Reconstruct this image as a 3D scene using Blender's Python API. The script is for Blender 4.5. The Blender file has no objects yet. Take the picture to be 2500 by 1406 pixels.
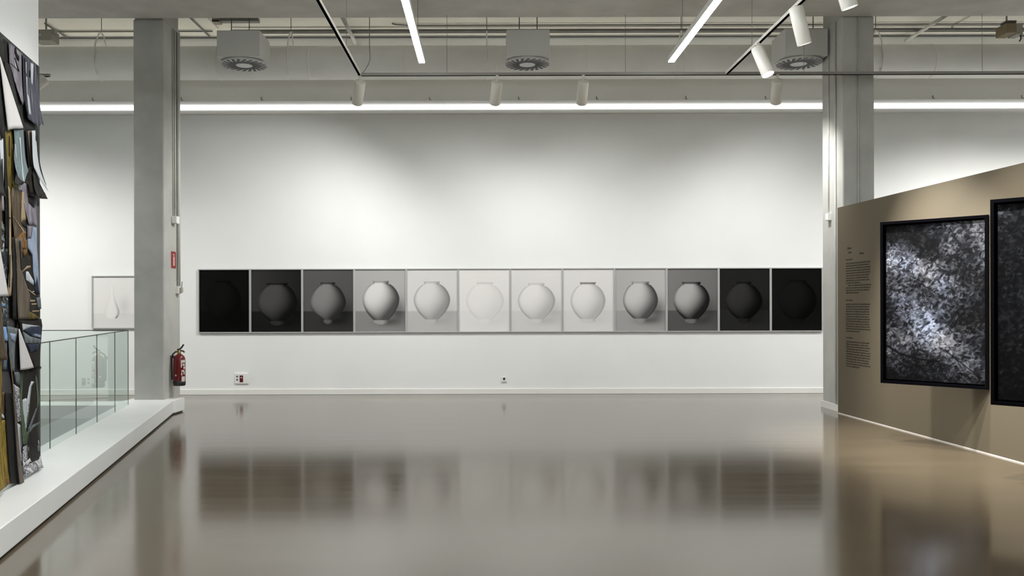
import bpy, bmesh, math, random
import numpy as np
from mathutils import Vector, Matrix

sc = bpy.context.scene
COL = sc.collection
PI = math.pi
R = math.radians

# ------------------------------------------------------------------ camera, world, exposure
cam_d = bpy.data.cameras.new('camera')
cam_d.sensor_width = 36.0
cam_d.lens = 2100.0 / 2500.0 * 36.0
cam_d.shift_x = 0.024
cam_d.shift_y = 0.0156
cam_d.clip_start = 0.05
cam_d.clip_end = 200
cam = bpy.data.objects.new('camera', cam_d)
cam.location = (0, 0, 1.6)
cam.rotation_euler = (R(90), R(0.15), 0)
COL.objects.link(cam)
sc.camera = cam

w = bpy.data.worlds.new('world')
w.use_nodes = True
w.node_tree.nodes['Background'].inputs[0].default_value = (0.02, 0.02, 0.02, 1)
w.node_tree.nodes['Background'].inputs[1].default_value = 1.0
sc.world = w

vs = sc.view_settings
sc.display_settings.display_device = 'sRGB'
vs.view_transform = 'Standard'
vs.look = 'None'
vs.gamma = 1.0
vs.use_curve_mapping = False
vs.exposure = 0.0

TUBE_L = 56.0        # radiance of the hanging light bars
STRIP_L = 2.3        # radiance of the strip along the back wall
ADDED_UPLIGHT_L = 4.0         # radiance of an added hidden lamp on the bulkhead, to brighten the ceiling
WASH_W = 250.0       # power of each wall-washing spotlight
ACCENT_W = 850.0     # power of each accent spotlight
WARM = (1.0, 0.99, 0.965)
COOL = (0.96, 0.985, 1.0)


# ------------------------------------------------------------------ materials
def lin(c):
    c = c / 255.0
    return c / 12.92 if c <= 0.04045 else ((c + 0.055) / 1.055) ** 2.4


def srgb(r, g, b):
    return (lin(r), lin(g), lin(b), 1.0)


def new_mat(name):
    m = bpy.data.materials.new(name)
    m.use_nodes = True
    nt = m.node_tree
    return m, nt, nt.nodes['Principled BSDF']


def ramp(nt, stops, interp='LINEAR'):
    n = nt.nodes.new('ShaderNodeValToRGB')
    n.color_ramp.interpolation = interp
    el = n.color_ramp.elements
    while len(el) < len(stops):
        el.new(0.5)
    for e, (p, c) in zip(el, stops):
        e.position = p
        e.color = c if len(c) == 4 else (*c, 1)
    return n


def mat(name, col, rough=0.6, var=0.06, scale=3.0, bump=0.0, bscale=60.0, metal=0.0, spec=0.5):
    m, nt, b = new_mat(name)
    col = tuple(col[:3])
    tc = nt.nodes.new('ShaderNodeTexCoord')
    nz = nt.nodes.new('ShaderNodeTexNoise')
    nz.inputs['Scale'].default_value = scale
    nz.inputs['Detail'].default_value = 5
    nt.links.new(tc.outputs['Object'], nz.inputs['Vector'])
    lo = tuple(max(0, c * (1 - var)) for c in col)
    hi = tuple(min(1, c * (1 + var)) for c in col)
    r = ramp(nt, [(0.3, lo), (0.7, hi)])
    nt.links.new(nz.outputs['Fac'], r.inputs['Fac'])
    nt.links.new(r.outputs['Color'], b.inputs['Base Color'])
    b.inputs['Roughness'].default_value = rough
    b.inputs['Metallic'].default_value = metal
    b.inputs['Specular IOR Level'].default_value = spec
    if bump:
        n2 = nt.nodes.new('ShaderNodeTexNoise')
        n2.inputs['Scale'].default_value = bscale
        n2.inputs['Detail'].default_value = 4
        nt.links.new(tc.outputs['Object'], n2.inputs['Vector'])
        bp = nt.nodes.new('ShaderNodeBump')
        bp.inputs['Strength'].default_value = bump
        bp.inputs['Distance'].default_value = 0.01
        nt.links.new(n2.outputs['Fac'], bp.inputs['Height'])
        nt.links.new(bp.outputs['Normal'], b.inputs['Normal'])
    return m


def emit(name, col, strength):
    m, nt, b = new_mat(name)
    b.inputs['Base Color'].default_value = (0.9, 0.9, 0.9, 1)
    b.inputs['Emission Color'].default_value = (*col, 1)
    b.inputs['Emission Strength'].default_value = strength
    return m


def floor_mat():
    m, nt, b = new_mat('polished_floor')
    tc = nt.nodes.new('ShaderNodeTexCoord')
    mp = nt.nodes.new('ShaderNodeMapping')
    mp.inputs['Scale'].default_value = (0.5, 1.4, 1)
    nt.links.new(tc.outputs['Object'], mp.inputs['Vector'])
    nz = nt.nodes.new('ShaderNodeTexNoise')
    nz.inputs['Scale'].default_value = 1.6
    nz.inputs['Detail'].default_value = 7
    nz.inputs['Roughness'].default_value = 0.6
    nt.links.new(mp.outputs['Vector'], nz.inputs['Vector'])
    r = ramp(nt, [(0.3, (0.092, 0.071, 0.045)), (0.7, (0.116, 0.091, 0.060))])
    nt.links.new(nz.outputs['Fac'], r.inputs['Fac'])
    nt.links.new(r.outputs['Color'], b.inputs['Base Color'])
    n2 = nt.nodes.new('ShaderNodeTexNoise')
    n2.inputs['Scale'].default_value = 2.2
    n2.inputs['Detail'].default_value = 4
    mp2 = nt.nodes.new('ShaderNodeMapping')
    mp2.inputs['Scale'].default_value = (0.25, 3.0, 1)
    nt.links.new(tc.outputs['Object'], mp2.inputs['Vector'])
    nt.links.new(mp2.outputs['Vector'], n2.inputs['Vector'])
    rr = nt.nodes.new('ShaderNodeMapRange')
    rr.inputs['To Min'].default_value = 0.095
    rr.inputs['To Max'].default_value = 0.155
    nt.links.new(n2.outputs['Fac'], rr.inputs['Value'])
    nt.links.new(rr.outputs['Result'], b.inputs['Roughness'])
    b.inputs['IOR'].default_value = 1.85
    return m


def concrete_mat(name, col):
    m = mat(name, col, 0.75, 0.10, 2.5, 0.25, 45)
    return m


def glass_mat():
    m = bpy.data.materials.new('green_glass')
    m.use_nodes = True
    nt = m.node_tree
    nt.nodes.clear()
    out = nt.nodes.new('ShaderNodeOutputMaterial')
    mix = nt.nodes.new('ShaderNodeMixShader')
    tr = nt.nodes.new('ShaderNodeBsdfTransparent')
    tr.inputs['Color'].default_value = (0.955, 0.990, 0.978, 1)
    gl = nt.nodes.new('ShaderNodeBsdfGlossy')
    gl.inputs['Roughness'].default_value = 0.0
    fr = nt.nodes.new('ShaderNodeFresnel')
    fr.inputs['IOR'].default_value = 1.5
    geo = nt.nodes.new('ShaderNodeNewGeometry')
    inv = nt.nodes.new('ShaderNodeMath')
    inv.operation = 'SUBTRACT'
    inv.inputs[0].default_value = 1.0
    nt.links.new(geo.outputs['Backfacing'], inv.inputs[1])
    mul = nt.nodes.new('ShaderNodeMath')
    mul.operation = 'MULTIPLY'
    mul.use_clamp = True
    nt.links.new(fr.outputs['Fac'], mul.inputs[0])
    nt.links.new(inv.outputs[0], mul.inputs[1])
    mul2 = nt.nodes.new('ShaderNodeMath')
    mul2.operation = 'MULTIPLY'
    mul2.use_clamp = True
    mul2.inputs[1].default_value = 1.05         # both faces of the pane mirror
    nt.links.new(mul.outputs[0], mul2.inputs[0])
    nt.links.new(mul2.outputs[0], mix.inputs[0])
    nt.links.new(tr.outputs[0], mix.inputs[1])
    nt.links.new(gl.outputs[0], mix.inputs[2])
    nt.links.new(mix.outputs[0], out.inputs[0])
    return m


def attr_mat(name, attr='Col', rough=0.7, spec=0.1):
    m, nt, b = new_mat(name)
    a = nt.nodes.new('ShaderNodeVertexColor')
    a.layer_name = attr
    nt.links.new(a.outputs['Color'], b.inputs['Base Color'])
    b.inputs['Roughness'].default_value = rough
    b.inputs['Specular IOR Level'].default_value = spec
    return m


def sheet_mat(name, cols, sx=8.0, sy=1.2, dist=0.6, kind='streak', rough=0.62):
    """printed photographic paper: streaks, torn-up shapes or plain, all from noise over the sheet's UVs"""
    m, nt, b = new_mat(name)
    L = nt.links.new
    uv = nt.nodes.new('ShaderNodeUVMap')
    mp = nt.nodes.new('ShaderNodeMapping')
    mp.inputs['Scale'].default_value = (sx, sy, 1)
    mp.inputs['Location'].default_value = (len(name) * 1.37, ord(name[-1]) * 0.31, 0)
    L(uv.outputs[0], mp.inputs['Vector'])
    nz = nt.nodes.new('ShaderNodeTexNoise')
    nz.inputs['Scale'].default_value = 1.0
    nz.inputs['Detail'].default_value = 7 if kind == 'streak' else 3
    nz.inputs['Roughness'].default_value = 0.62
    nz.inputs['Distortion'].default_value = dist
    L(mp.outputs['Vector'], nz.inputs['Vector'])
    n = len(cols)
    if kind == 'shapes':
        stops = [(0.30 + 0.42 * i / n, c) for i, c in enumerate(cols)]
        r = ramp(nt, stops, 'CONSTANT')
    else:
        stops = [(0.28 + 0.44 * i / max(1, n - 1), c) for i, c in enumerate(cols)]
        r = ramp(nt, stops)
    L(nz.outputs['Fac'], r.inputs['Fac'])
    L(r.outputs['Color'], b.inputs['Base Color'])
    b.inputs['Roughness'].default_value = rough
    b.inputs['Specular IOR Level'].default_value = 0.12
    return m


M = {}
M['wall'] = mat('white_wall_paint', (0.81, 0.82, 0.81), 0.7, 0.012, 1.5, 0.06, 120)
M['trimwhite'] = mat('white_trim', (0.80, 0.80, 0.77), 0.45, 0.02, 2)
M['floor'] = floor_mat()
M['ceil'] = mat('cream_ceiling', (0.78, 0.76, 0.69), 0.8, 0.04, 2, 0.1, 40)
M['beam'] = concrete_mat('beam_concrete', (0.50, 0.475, 0.43))
M['column'] = concrete_mat('column_concrete', (0.46, 0.46, 0.43))
M['cove'] = mat('grey_bulkhead', (0.72, 0.715, 0.68), 0.75, 0.02, 2)
M['kerb'] = mat('kerb_paint', (0.82, 0.83, 0.82), 0.35, 0.02, 2)
M['void'] = mat('stairwell_paint', (0.62, 0.66, 0.64), 0.7, 0.03, 1)
M['tan'] = mat('tan_partition_paint', (0.104, 0.083, 0.051), 0.75, 0.025, 1.2, 0.05, 90)
M['tantext'] = mat('text_vinyl', (0.018, 0.013, 0.008), 0.8, 0.1, 5)
M['duct'] = mat('painted_duct', (0.88, 0.88, 0.84), 0.55, 0.04, 2)
M['box'] = mat('plenum_paint', (0.60, 0.60, 0.57), 0.6, 0.03, 2)
M['grille'] = mat('grille_white', (0.66, 0.66, 0.66), 0.4, 0.02, 2)
M['black'] = mat('black_plastic', (0.012, 0.012, 0.013), 0.45, 0.1, 6)
M['dark'] = mat('dark_metal', (0.10, 0.10, 0.10), 0.5, 0.1, 6)
M['pipe'] = mat('grey_conduit', (0.20, 0.20, 0.19), 0.5, 0.1, 6)
M['pipelight'] = mat('painted_conduit', (0.62, 0.62, 0.58), 0.5, 0.05, 6)
M['white'] = mat('white_plastic', (0.80, 0.80, 0.78), 0.35, 0.01, 5)
M['rail'] = mat('rail_shaded', (0.30, 0.285, 0.265), 0.45, 0.03, 6)  # white rail made darker: the shade on its unlit face put into colour
M['washlamp'] = mat('wash_lamp_shaded', (0.64, 0.61, 0.54), 0.35, 0.02, 5)  # darker copy of the lamp white, shade on the wall-washing lamps put into colour
M['lamp'] = mat('lamp_white', (0.78, 0.76, 0.70), 0.35, 0.01, 5)
M['alu'] = mat('aluminium_frame', (0.46, 0.46, 0.46), 0.4, 0.04, 8, metal=0.15)
M['blackframe'] = mat('black_frame', (0.003, 0.003, 0.004), 0.8, 0.1, 6, spec=0.0)
M['red'] = mat('extinguisher_red', (0.13, 0.003, 0.005), 0.25, 0.04, 6)
M['signred'] = mat('sign_red', (0.27, 0.020, 0.014), 0.6, 0.04, 6)
M['darkred'] = mat('socket_dark_red', (0.10, 0.004, 0.008), 0.4, 0.1, 6)
M['pale'] = mat('label_paper', (0.62, 0.58, 0.54), 0.5, 0.12, 60)
M['brass'] = mat('brass', (0.55, 0.36, 0.10), 0.3, 0.05, 6, metal=0.9)
M['glass'] = glass_mat()
M['glassedge'] = mat('glass_edge', (0.012, 0.022, 0.018), 0.3, 0.05, 6)
M['tube'] = emit('light_bar_diffuser', (0.965, 0.995, 1.0), TUBE_L)
M['strip'] = emit('strip_diffuser', (0.95, 0.98, 1.0), STRIP_L)
M['uplight'] = emit('added_uplight_glow', (1.0, 0.97, 0.88), ADDED_UPLIGHT_L)  # glow of the added uplight hidden on the bulkhead
M['lens'] = emit('spot_lens', (1.0, 0.97, 0.9), 25.0)
M['brown'] = mat('ochre_casing', (0.24, 0.19, 0.11), 0.6, 0.1, 6)
M['device'] = mat('grey_casing', (0.36, 0.35, 0.29), 0.6, 0.05, 6)
M['print'] = attr_mat('photo_print', spec=0.03)
M['paint'] = attr_mat('oil_paint', rough=0.6, spec=0.12)


# ------------------------------------------------------------------ mesh helpers
class MB:
    def __init__(self):
        self.v, self.f, self.mi, self.sm, self.m = [], [], [], [], 0
        self.smooth = False

    def face(self, idx):
        self.f.append(idx)
        self.mi.append(self.m)
        self.sm.append(self.smooth)

    def box(self, x0, x1, y0, y1, z0, z1):
        self.prism([(x0, y0), (x1, y0), (x1, y1), (x0, y1)], z0, z1)
        return self

    def prism(self, poly, z0, z1):
        n, b = len(poly), len(self.v)
        self.v += [(x, y, z0) for x, y in poly] + [(x, y, z1) for x, y in poly]
        self.face(tuple(b + i for i in reversed(range(n))))
        self.face(tuple(b + n + i for i in range(n)))
        for i in range(n):
            j = (i + 1) % n
            self.face((b + i, b + j, b + n + j, b + n + i))
        return self

    def obox(self, c, ax, ay, az, hx, hy, hz):
        """box with its own axes"""
        c, ax, ay, az = Vector(c), Vector(ax).normalized(), Vector(ay).normalized(), Vector(az).normalized()
        b = len(self.v)
        for sz in (-1, 1):
            for sx, sy in ((-1, -1), (1, -1), (1, 1), (-1, 1)):
                self.v.append(tuple(c + ax * hx * sx + ay * hy * sy + az * hz * sz))
        for q in ((3, 2, 1, 0), (4, 5, 6, 7), (0, 1, 5, 4), (1, 2, 6, 5), (2, 3, 7, 6), (3, 0, 4, 7)):
            self.face(tuple(b + i for i in q))
        return self

    def lathe(self, p, axis, prof, n=28, cap0=True, cap1=True):
        """prof: (distance along axis, radius)"""
        p, a = Vector(p), Vector(axis).normalized()
        u = a.orthogonal().normalized()
        v = a.cross(u)
        b = len(self.v)
        for t, r in prof:
            for k in range(n):
                an = 2 * PI * k / n
                self.v.append(tuple(p + a * t + (u * math.cos(an) + v * math.sin(an)) * r))
        s, self.smooth = self.smooth, True
        for i in range(len(prof) - 1):
            for k in range(n):
                q = (k + 1) % n
                self.face((b + i * n + k, b + i * n + q, b + (i + 1) * n + q, b + (i + 1) * n + k))
        self.smooth = False
        if cap0:
            self.face(tuple(b + k for k in reversed(range(n))))
        if cap1:
            e = b + (len(prof) - 1) * n
            self.face(tuple(e + k for k in range(n)))
        self.smooth = s
        return self

    def tube(self, p, q, r, n=10):
        d = Vector(q) - Vector(p)
        return self.lathe(p, d, [(0, r), (d.length, r)], n)

    def path(self, pts, r, n=8):
        """smooth swept tube through points"""
        pts = [Vector(p) for p in pts]
        b = len(self.v)
        prev = None
        for i, p in enumerate(pts):
            d = (pts[min(i + 1, len(pts) - 1)] - pts[max(i - 1, 0)]).normalized()
            u = d.orthogonal().normalized() if prev is None else (prev - d * prev.dot(d)).normalized()
            prev = u
            v = d.cross(u)
            for k in range(n):
                an = 2 * PI * k / n
                self.v.append(tuple(p + (u * math.cos(an) + v * math.sin(an)) * r))
        s, self.smooth = self.smooth, True
        for i in range(len(pts) - 1):
            for k in range(n):
                q = (k + 1) % n
                self.face((b + i * n + k, b + i * n + q, b + (i + 1) * n + q, b + (i + 1) * n + k))
        self.smooth = s
        self.face(tuple(b + k for k in reversed(range(n))))
        self.face(tuple(b + (len(pts) - 1) * n + k for k in range(n)))
        return self

    def build(self, name, mats, parent=None, bevel=0.0):
        off = Vector((0, 0, 0))
        p = parent
        while p is not None:
            off += p.location
            p = p.parent
        me = bpy.data.meshes.new(name)
        me.from_pydata([(a - off.x, b_ - off.y, c - off.z) for a, b_, c in self.v], [], self.f)
        for mm in (mats if isinstance(mats, (list, tuple)) else [mats]):
            me.materials.append(mm)
        me.polygons.foreach_set('material_index', self.mi)
        me.polygons.foreach_set('use_smooth', self.sm)
        me.update()
        o = bpy.data.objects.new(name, me)
        COL.objects.link(o)
        o.parent = parent
        if bevel:
            md = o.modifiers.new('bevel', 'BEVEL')
            md.width = bevel
            md.segments = 2
            md.limit_method = 'ANGLE'
        return o


def tag(o, label, cat, group=None):
    o['label'] = label
    o['category'] = cat
    if group:
        o['group'] = group
    return o


def thing(name, label, cat, loc, group=None):
    o = bpy.data.objects.new(name, None)
    o.empty_display_size = 0.1
    o.location = loc
    COL.objects.link(o)
    return tag(o, label, cat, group)


def struct(name, mb, m, bevel=0.0):
    o = mb.build(name, m, None, bevel)
    o['kind'] = 'structure'
    return o


# ------------------------------------------------------------------ layout lines (metres; camera stands at the origin)
BACK = 15.27                       # back wall
CEIL = 6.36


def kerb_x(y): return -3.05 - 0.2145 * (y - 5.385)


def glass_x(y): return -4.205 - 0.2095 * (y - 8.12)


def tan_x(y): return 5.089 + 0.0553 * (12.5 - y)


XL, XR, YF = -13.0, 11.5, -6.0
KH = 0.205                          # kerb height

# ------------------------------------------------------------------ setting
mb = MB()
mb.prism([(kerb_x(YF) - 0.3, YF), (XR, YF), (XR, BACK), (kerb_x(BACK) - 0.3, BACK)], -0.25, 0)
mb.prism([(XL, 12.25), (kerb_x(12.25) - 0.3, 12.25), (kerb_x(BACK) - 0.3, BACK), (XL, BACK)], -0.25, 0)
struct('floor', mb, M['floor'])

mb = MB()
mb.box(XL, -3.0, YF, 12.0, -3.4, -3.2)
o = struct('floor_lower', mb, M['void'])
mb = MB()
mb.box(XL, -4.9, 11.966, 12.2, -3.2, 0.021)
mb.prism([(glass_x(YF) - 0.14, YF), (glass_x(YF) + 0.0, YF), (glass_x(12.05) + 0.0, 12.05), (glass_x(12.05) - 0.14, 12.05)], -3.2, 0.0)
struct('wall_stairwell', mb, M['void'])

struct('wall_back', MB().box(XL, XR, BACK, BACK + 0.2, -0.2, CEIL), M['wall'])
struct('wall_left', MB().box(XL - 0.2, XL, YF, BACK + 0.2, -3.4, CEIL), M['wall'])
struct('wall_right', MB().box(XR, XR + 0.2, YF, BACK + 0.2, -0.2, CEIL), M['wall'])
struct('wall_front', MB().box(XL, XR, YF - 0.2, YF, -3.4, CEIL), M['wall'])
struct('ceiling', MB().box(XL, XR, YF, BACK + 0.2, CEIL, CEIL + 0.2), M['ceil'])
struct('beam', MB().box(XL, XR, 11.5, 12.52, 5.765, CEIL), M['beam'], 0.02)

# columns
mb = MB().box(-5.20, -4.75, 12.64, 13.30, 0.0, 5.80)
mb.box(-5.185, -4.76, 12.65, 13.29, 5.79, CEIL)
struct('column', mb, M['column'], 0.022)
mb = MB().box(5.18, 5.645, 12.53, 13.30, 0.0, 5.78)
mb.box(5.19, 5.635, 12.54, 13.29, 5.77, CEIL)
struct('column', mb, M['column'], 0.022)
mb = MB().box(5.16, 5.665, 12.515, 13.32, 0.0, 0.095)
struct('baseboard_column', mb, M['trimwhite'])

# baseboard of the back wall
mb = MB().box(XL, XR, BACK - 0.018, BACK, 0, 0.10)
struct('baseboard_back', mb, M['trimwhite'], 0.006)

# bulkhead over the wall strip, and the lip under it
mb = MB().box(XL, XR, 14.85, BACK, 5.11, 5.55)
struct('trim_1', mb, M['cove'])
mb = MB().box(XL, XR, 15.15, BACK, 4.962, 5.024)
struct('trim_2', mb, M['cove'])

# kerb under the glass (runs past the column's foot)
poly = [(kerb_x(YF), YF), (kerb_x(12.54), 12.54), (-4.57, 12.60), (-4.555, 12.93), (-4.77, 12.95), (-4.77, 13.32), (-5.3, 13.32), (-5.3, 12.45), (XL, 12.45), (XL, 11.97), (glass_x(11.97) - 0.14, 11.97), (glass_x(YF) - 0.14, YF)]
struct('kerb', MB().prism(poly, 0.020, KH), M['kerb'], 0.006)
poly2 = [(kerb_x(YF) - 0.03, YF), (kerb_x(12.54) - 0.03, 12.54), (-4.60, 12.60), (-4.585, 12.92), (-4.79, 12.94), (-4.79, 13.30), (-5.28, 13.30), (-5.28, 12.43), (XL, 12.43), (XL, 12.0), (glass_x(12.0) - 0.1, 12.0), (glass_x(YF) - 0.1, YF)]
struct('kerb', MB().prism(poly2, 0.0, 0.022), M['black'])

# left wall that carries the collage
U = Vector((0.2051, -0.9787, 0.0))
N = Vector((0.9787, 0.2051, 0.0))
W0 = Vector((-3.82, 7.33, 0.0))


def wp(s, z, o=0.0):
    p = W0 + U * s + N * o
    return (p.x, p.y, z)


a, b_, c, d = wp(0, 0), wp(9.5, 0), wp(9.5, 0, -0.26), wp(0, 0, -0.26)
struct('wall_collage', MB().prism([a[:2], d[:2], c[:2], b_[:2]], KH, CEIL), M['wall'])

# tan partition on the right
mb = MB()
mb.prism([(tan_x(12.5), 12.5), (tan_x(2.0), 2.0), (tan_x(2.0) + 0.09, 2.0), (tan_x(12.5) + 0.085, 12.5)], 0.012, 2.985)
struct('partition', mb, M['tan'], 0.004)
mb = MB()
mb.prism([(tan_x(12.48) - 0.002, 12.48), (tan_x(2.0) - 0.002, 2.0), (tan_x(2.0) + 0.05, 2.0), (tan_x(12.48) + 0.05, 12.48)], 0.0, 0.013)
struct('trim_3', mb, M['pale'])


# ------------------------------------------------------------------ lamps
def bar_light(x, y0, y1, z, label):
    t = thing('bar_light', label, 'light', (x, y1, z), 'bright bars hung from the ceiling')
    MB().box(x - 0.041, x + 0.041, y0, y1, z + 0.006, z + 0.085).build('housing', M['white'], t)
    MB().box(x - 0.040, x + 0.040, y0 + 0.005, y1 - 0.005, z - 0.008, z + 0.006).build('diffuser', M['tube'], t, 0.004)
    for y in (y1 - 0.7, y0 + 0.7):
        MB().tube((x, y, z + 0.08), (x, y, CEIL - 0.003), 0.0035, 6).build('suspension_wire', M['pipe'], t)
    return t


bar_light(-0.90, 4.2, 11.93, 4.95, 'long glowing light bar left of centre, pointing towards the middle ceiling box')
bar_light(2.556, 4.2, 11.93, 4.95, 'long glowing light bar right of centre, beside the slanting spotlight track')
bar_light(-0.90, -5.2, 2.6, 4.95, 'added long light bar out of view behind the viewer, left row')  # added bars behind the camera, unseen, to brighten the room
bar_light(2.556, -5.2, 2.6, 4.95, 'added long light bar out of view behind the viewer, right row')
bar_light(8.4, 3.0, 10.8, 4.95, 'added long light bar out of view beyond the tan partition')  # unseen bars added in the side bays for more light
bar_light(-8.6, 3.0, 10.8, 4.95, 'added long light bar out of view over the stairwell behind the collage wall')

strip = thing('strip_light', 'continuous white strip light along the top of the back wall under the bulkhead', 'light', (0, BACK, 5.02))
MB().box(XL, XR, 15.16, BACK, 5.025, 5.11).build('housing', M['cove'], strip)
MB().box(XL, XR, 15.138, 15.165, 5.030, 5.106).build('diffuser', M['strip'], strip)
MB().box(XL, XR, 15.02, 15.10, 5.552, 5.585).build('added_uplight', M['uplight'], strip)  # added lamp hidden behind the duct, there to brighten the ceiling


def track(p, q, label, rm='lamp'):
    p, q = Vector(p), Vector(q)
    t = thing('light_track', label, 'light track', tuple(p), 'white ceiling tracks that carry the spotlights')
    d = (q - p)
    L = d.length
    d.normalize()
    side = d.cross(Vector((0, 0, 1)))
    c = (p + q) / 2
    MB().obox(c + Vector((0, 0, 0.012)), d, side, (0, 0, 1), L / 2, 0.021, 0.020).build('rail', M[rm], t)
    MB().obox(c + Vector((0, 0, -0.008)), d, side, (0, 0, 1), L / 2 - 0.01, 0.0165, 0.003).build('slot', M['blackframe'], t)
    n = max(2, int(L // 2.2))
    for k in range(n):
        s = p + d * (L * (k + 0.5) / n)
        top = 5.762 if 11.5 < s.y < 12.52 else CEIL - 0.003
        MB().tube((s.x, s.y, s.z + 0.03), (s.x, s.y, top), 0.003, 6).build('suspension_wire', M['pipe'], t)
    return t


TZ = 4.90
track((-1.83, 12.38, TZ), (-1.83, 3.0, TZ), 'left spotlight track running from the crossing rail towards the viewer')
track((-1.86, 12.40, TZ), (11.0, 12.40, TZ), 'long rail crossing the room in front of the round duct, with four white spotlights', 'rail')
track((3.45, 12.36, TZ), (3.45, 3.0, TZ), 'right slanting track with three spotlights, running towards the viewer')
track((-12.5, 12.40, TZ), (-6.3, 12.40, TZ), 'rail over the stairwell, left of the grey column', 'rail')


def spot(mount, aim, label, power, size, group, blend=1.0, col=WARM, drop=0.09, ln=0.36, radius=0.06, bm='lamp', beam=None):
    """adapter, stem, tilted white cylinder with a glowing lens; its own light sits at the lens"""
    m = Vector(mount)
    a = Vector(aim).normalized()
    t = thing('spotlight', label, 'spotlight', tuple(m), group)
    MB().box(m.x - 0.02, m.x + 0.02, m.y - 0.02, m.y + 0.02, m.z - 0.035, m.z - 0.008).build('adapter', M['lamp'], t)
    piv = m + Vector((0, 0, -0.03 - drop))
    MB().tube((m.x, m.y, m.z - 0.03), tuple(piv), 0.009, 8).build('stem', M['lamp'], t)
    body = MB()
    b0 = piv - a * 0.03
    r = 0.078
    body.lathe(b0, a, [(0.0, r - 0.004), (0.006, r), (ln - 0.004, r), (ln, r - 0.002), (ln - 0.012, r - 0.006)], 32, True, False)
    body.build('lamp_body', M[bm], t)
    MB().lathe(b0, a, [(ln - 0.014, r - 0.005), (ln - 0.012, r - 0.005)], 32).build('lens', M['lens'], t)
    ld = bpy.data.lights.new('spot_lamp', 'SPOT')
    ld.energy = power
    ld.color = col
    ld.spot_size = R(size)
    ld.spot_blend = blend
    ld.shadow_soft_size = radius
    lo = bpy.data.objects.new('spot_lamp', ld)
    lo.location = (b0 + a * (ln + 0.06)) - m
    lo.rotation_euler = (Vector(beam).normalized() if beam else a).to_track_quat('-Z', 'Y').to_euler()
    COL.objects.link(lo)
    lo.parent = t
    return t


G1 = 'white cylinder spotlights aimed at the back wall'
spot((-1.83, 12.40, TZ), (-0.24, 0.72, -0.76), 'white spotlight at the left end of the crossing rail, over the fourth jar print', WASH_W * 1.45, 130, G1, bm='washlamp', beam=(-0.55, 0.60, -0.98))
spot((0.148, 12.40, TZ), (-0.10, 0.72, -0.76), 'white spotlight on the crossing rail, just left of the middle grille box', WASH_W * 0.75, 130, G1, bm='washlamp', beam=(-0.16, 0.60, -0.98))
spot((1.39, 12.40, TZ), (0.0, 0.72, -0.76), 'white spotlight on the crossing rail, right of the middle grille box', WASH_W * 0.75, 130, G1, bm='washlamp', beam=(0.12, 0.60, -0.98))
spot((4.19, 12.40, TZ), (0.16, 0.72, -0.76), 'white spotlight on the crossing rail, nearest the right column', WASH_W * 1.1, 130, G1, bm='washlamp', beam=(0.22, 0.60, -0.98))
G2 = 'white cylinder spotlights on the right track'
spot((3.43, 10.88, TZ), (0.25, -0.30, -0.92), 'right track spotlight with its bright lens turned to the viewer', ACCENT_W, 66, G2, blend=0.8, beam=(0.38, -0.25, -0.90), drop=0.07, ln=0.40)
spot((3.43, 9.53, TZ), (0.27, 0.10, -0.95), 'right track spotlight pointing down to the tan partition, middle of three', ACCENT_W, 66, G2, blend=0.8, beam=(0.37, 0.06, -0.92), drop=0.02, ln=0.42)
spot((3.43, 8.38, TZ), (0.30, 0.05, -0.95), 'right track spotlight cut off by the top edge of the view', ACCENT_W, 66, G2, blend=0.8, beam=(0.37, 0.03, -0.92), drop=0.02, ln=0.42)
spot((3.43, 7.1, TZ), (0.30, 0.05, -0.95), 'added right track spotlight out of view above the viewer, before the dark painting', ACCENT_W, 66, G2, blend=0.8, beam=(0.37, 0.03, -0.92), drop=0.02, ln=0.42)  # one more accent lamp, unseen, added to light the partition side
G4 = 'added white cylinder spotlights on the left track'
for y, lb in ((7.4, 'added left track spotlight above the view, lighting the far end of the collage'), (5.8, 'added left track spotlight above the view, lighting the middle of the collage'), (4.2, 'added left track spotlight above the view, lighting the near end of the collage')):
    spot((-1.83, y, TZ), (-0.43, -0.10, -0.90), lb, 160, 95, G4, blend=0.9, drop=0.03, ln=0.40)  # unseen lamps added to brighten the collage, its wall and the kerb
G3 = 'white cylinder spotlights in the side bays'
spot((-6.40, 12.40, TZ), (-0.5, -0.5, -0.70), 'spotlight with glowing lens peeping past the collage wall at far left', 150, 120, G3, beam=(0.15, 0.52, -1.0), drop=0.03)
for x, lb in ((-8.2, 'added spotlight over the stairwell behind the collage wall, nearer the column'), (-10.4, 'added spotlight over the stairwell behind the collage wall, nearer the left wall'),
              (8.3, 'added spotlight on the crossing rail beyond the tan partition, nearer the column'), (10.3, 'added spotlight on the crossing rail beyond the tan partition, nearer the right wall')):
    spot((x, 12.40, TZ), (0.0, 0.72, -0.80), lb, WASH_W * (2.1 if x > 0 else 1.4), 130, G3, beam=(0.0, 0.56, -1.0))  # unseen lamps added at both sides to even out the back wall

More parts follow.
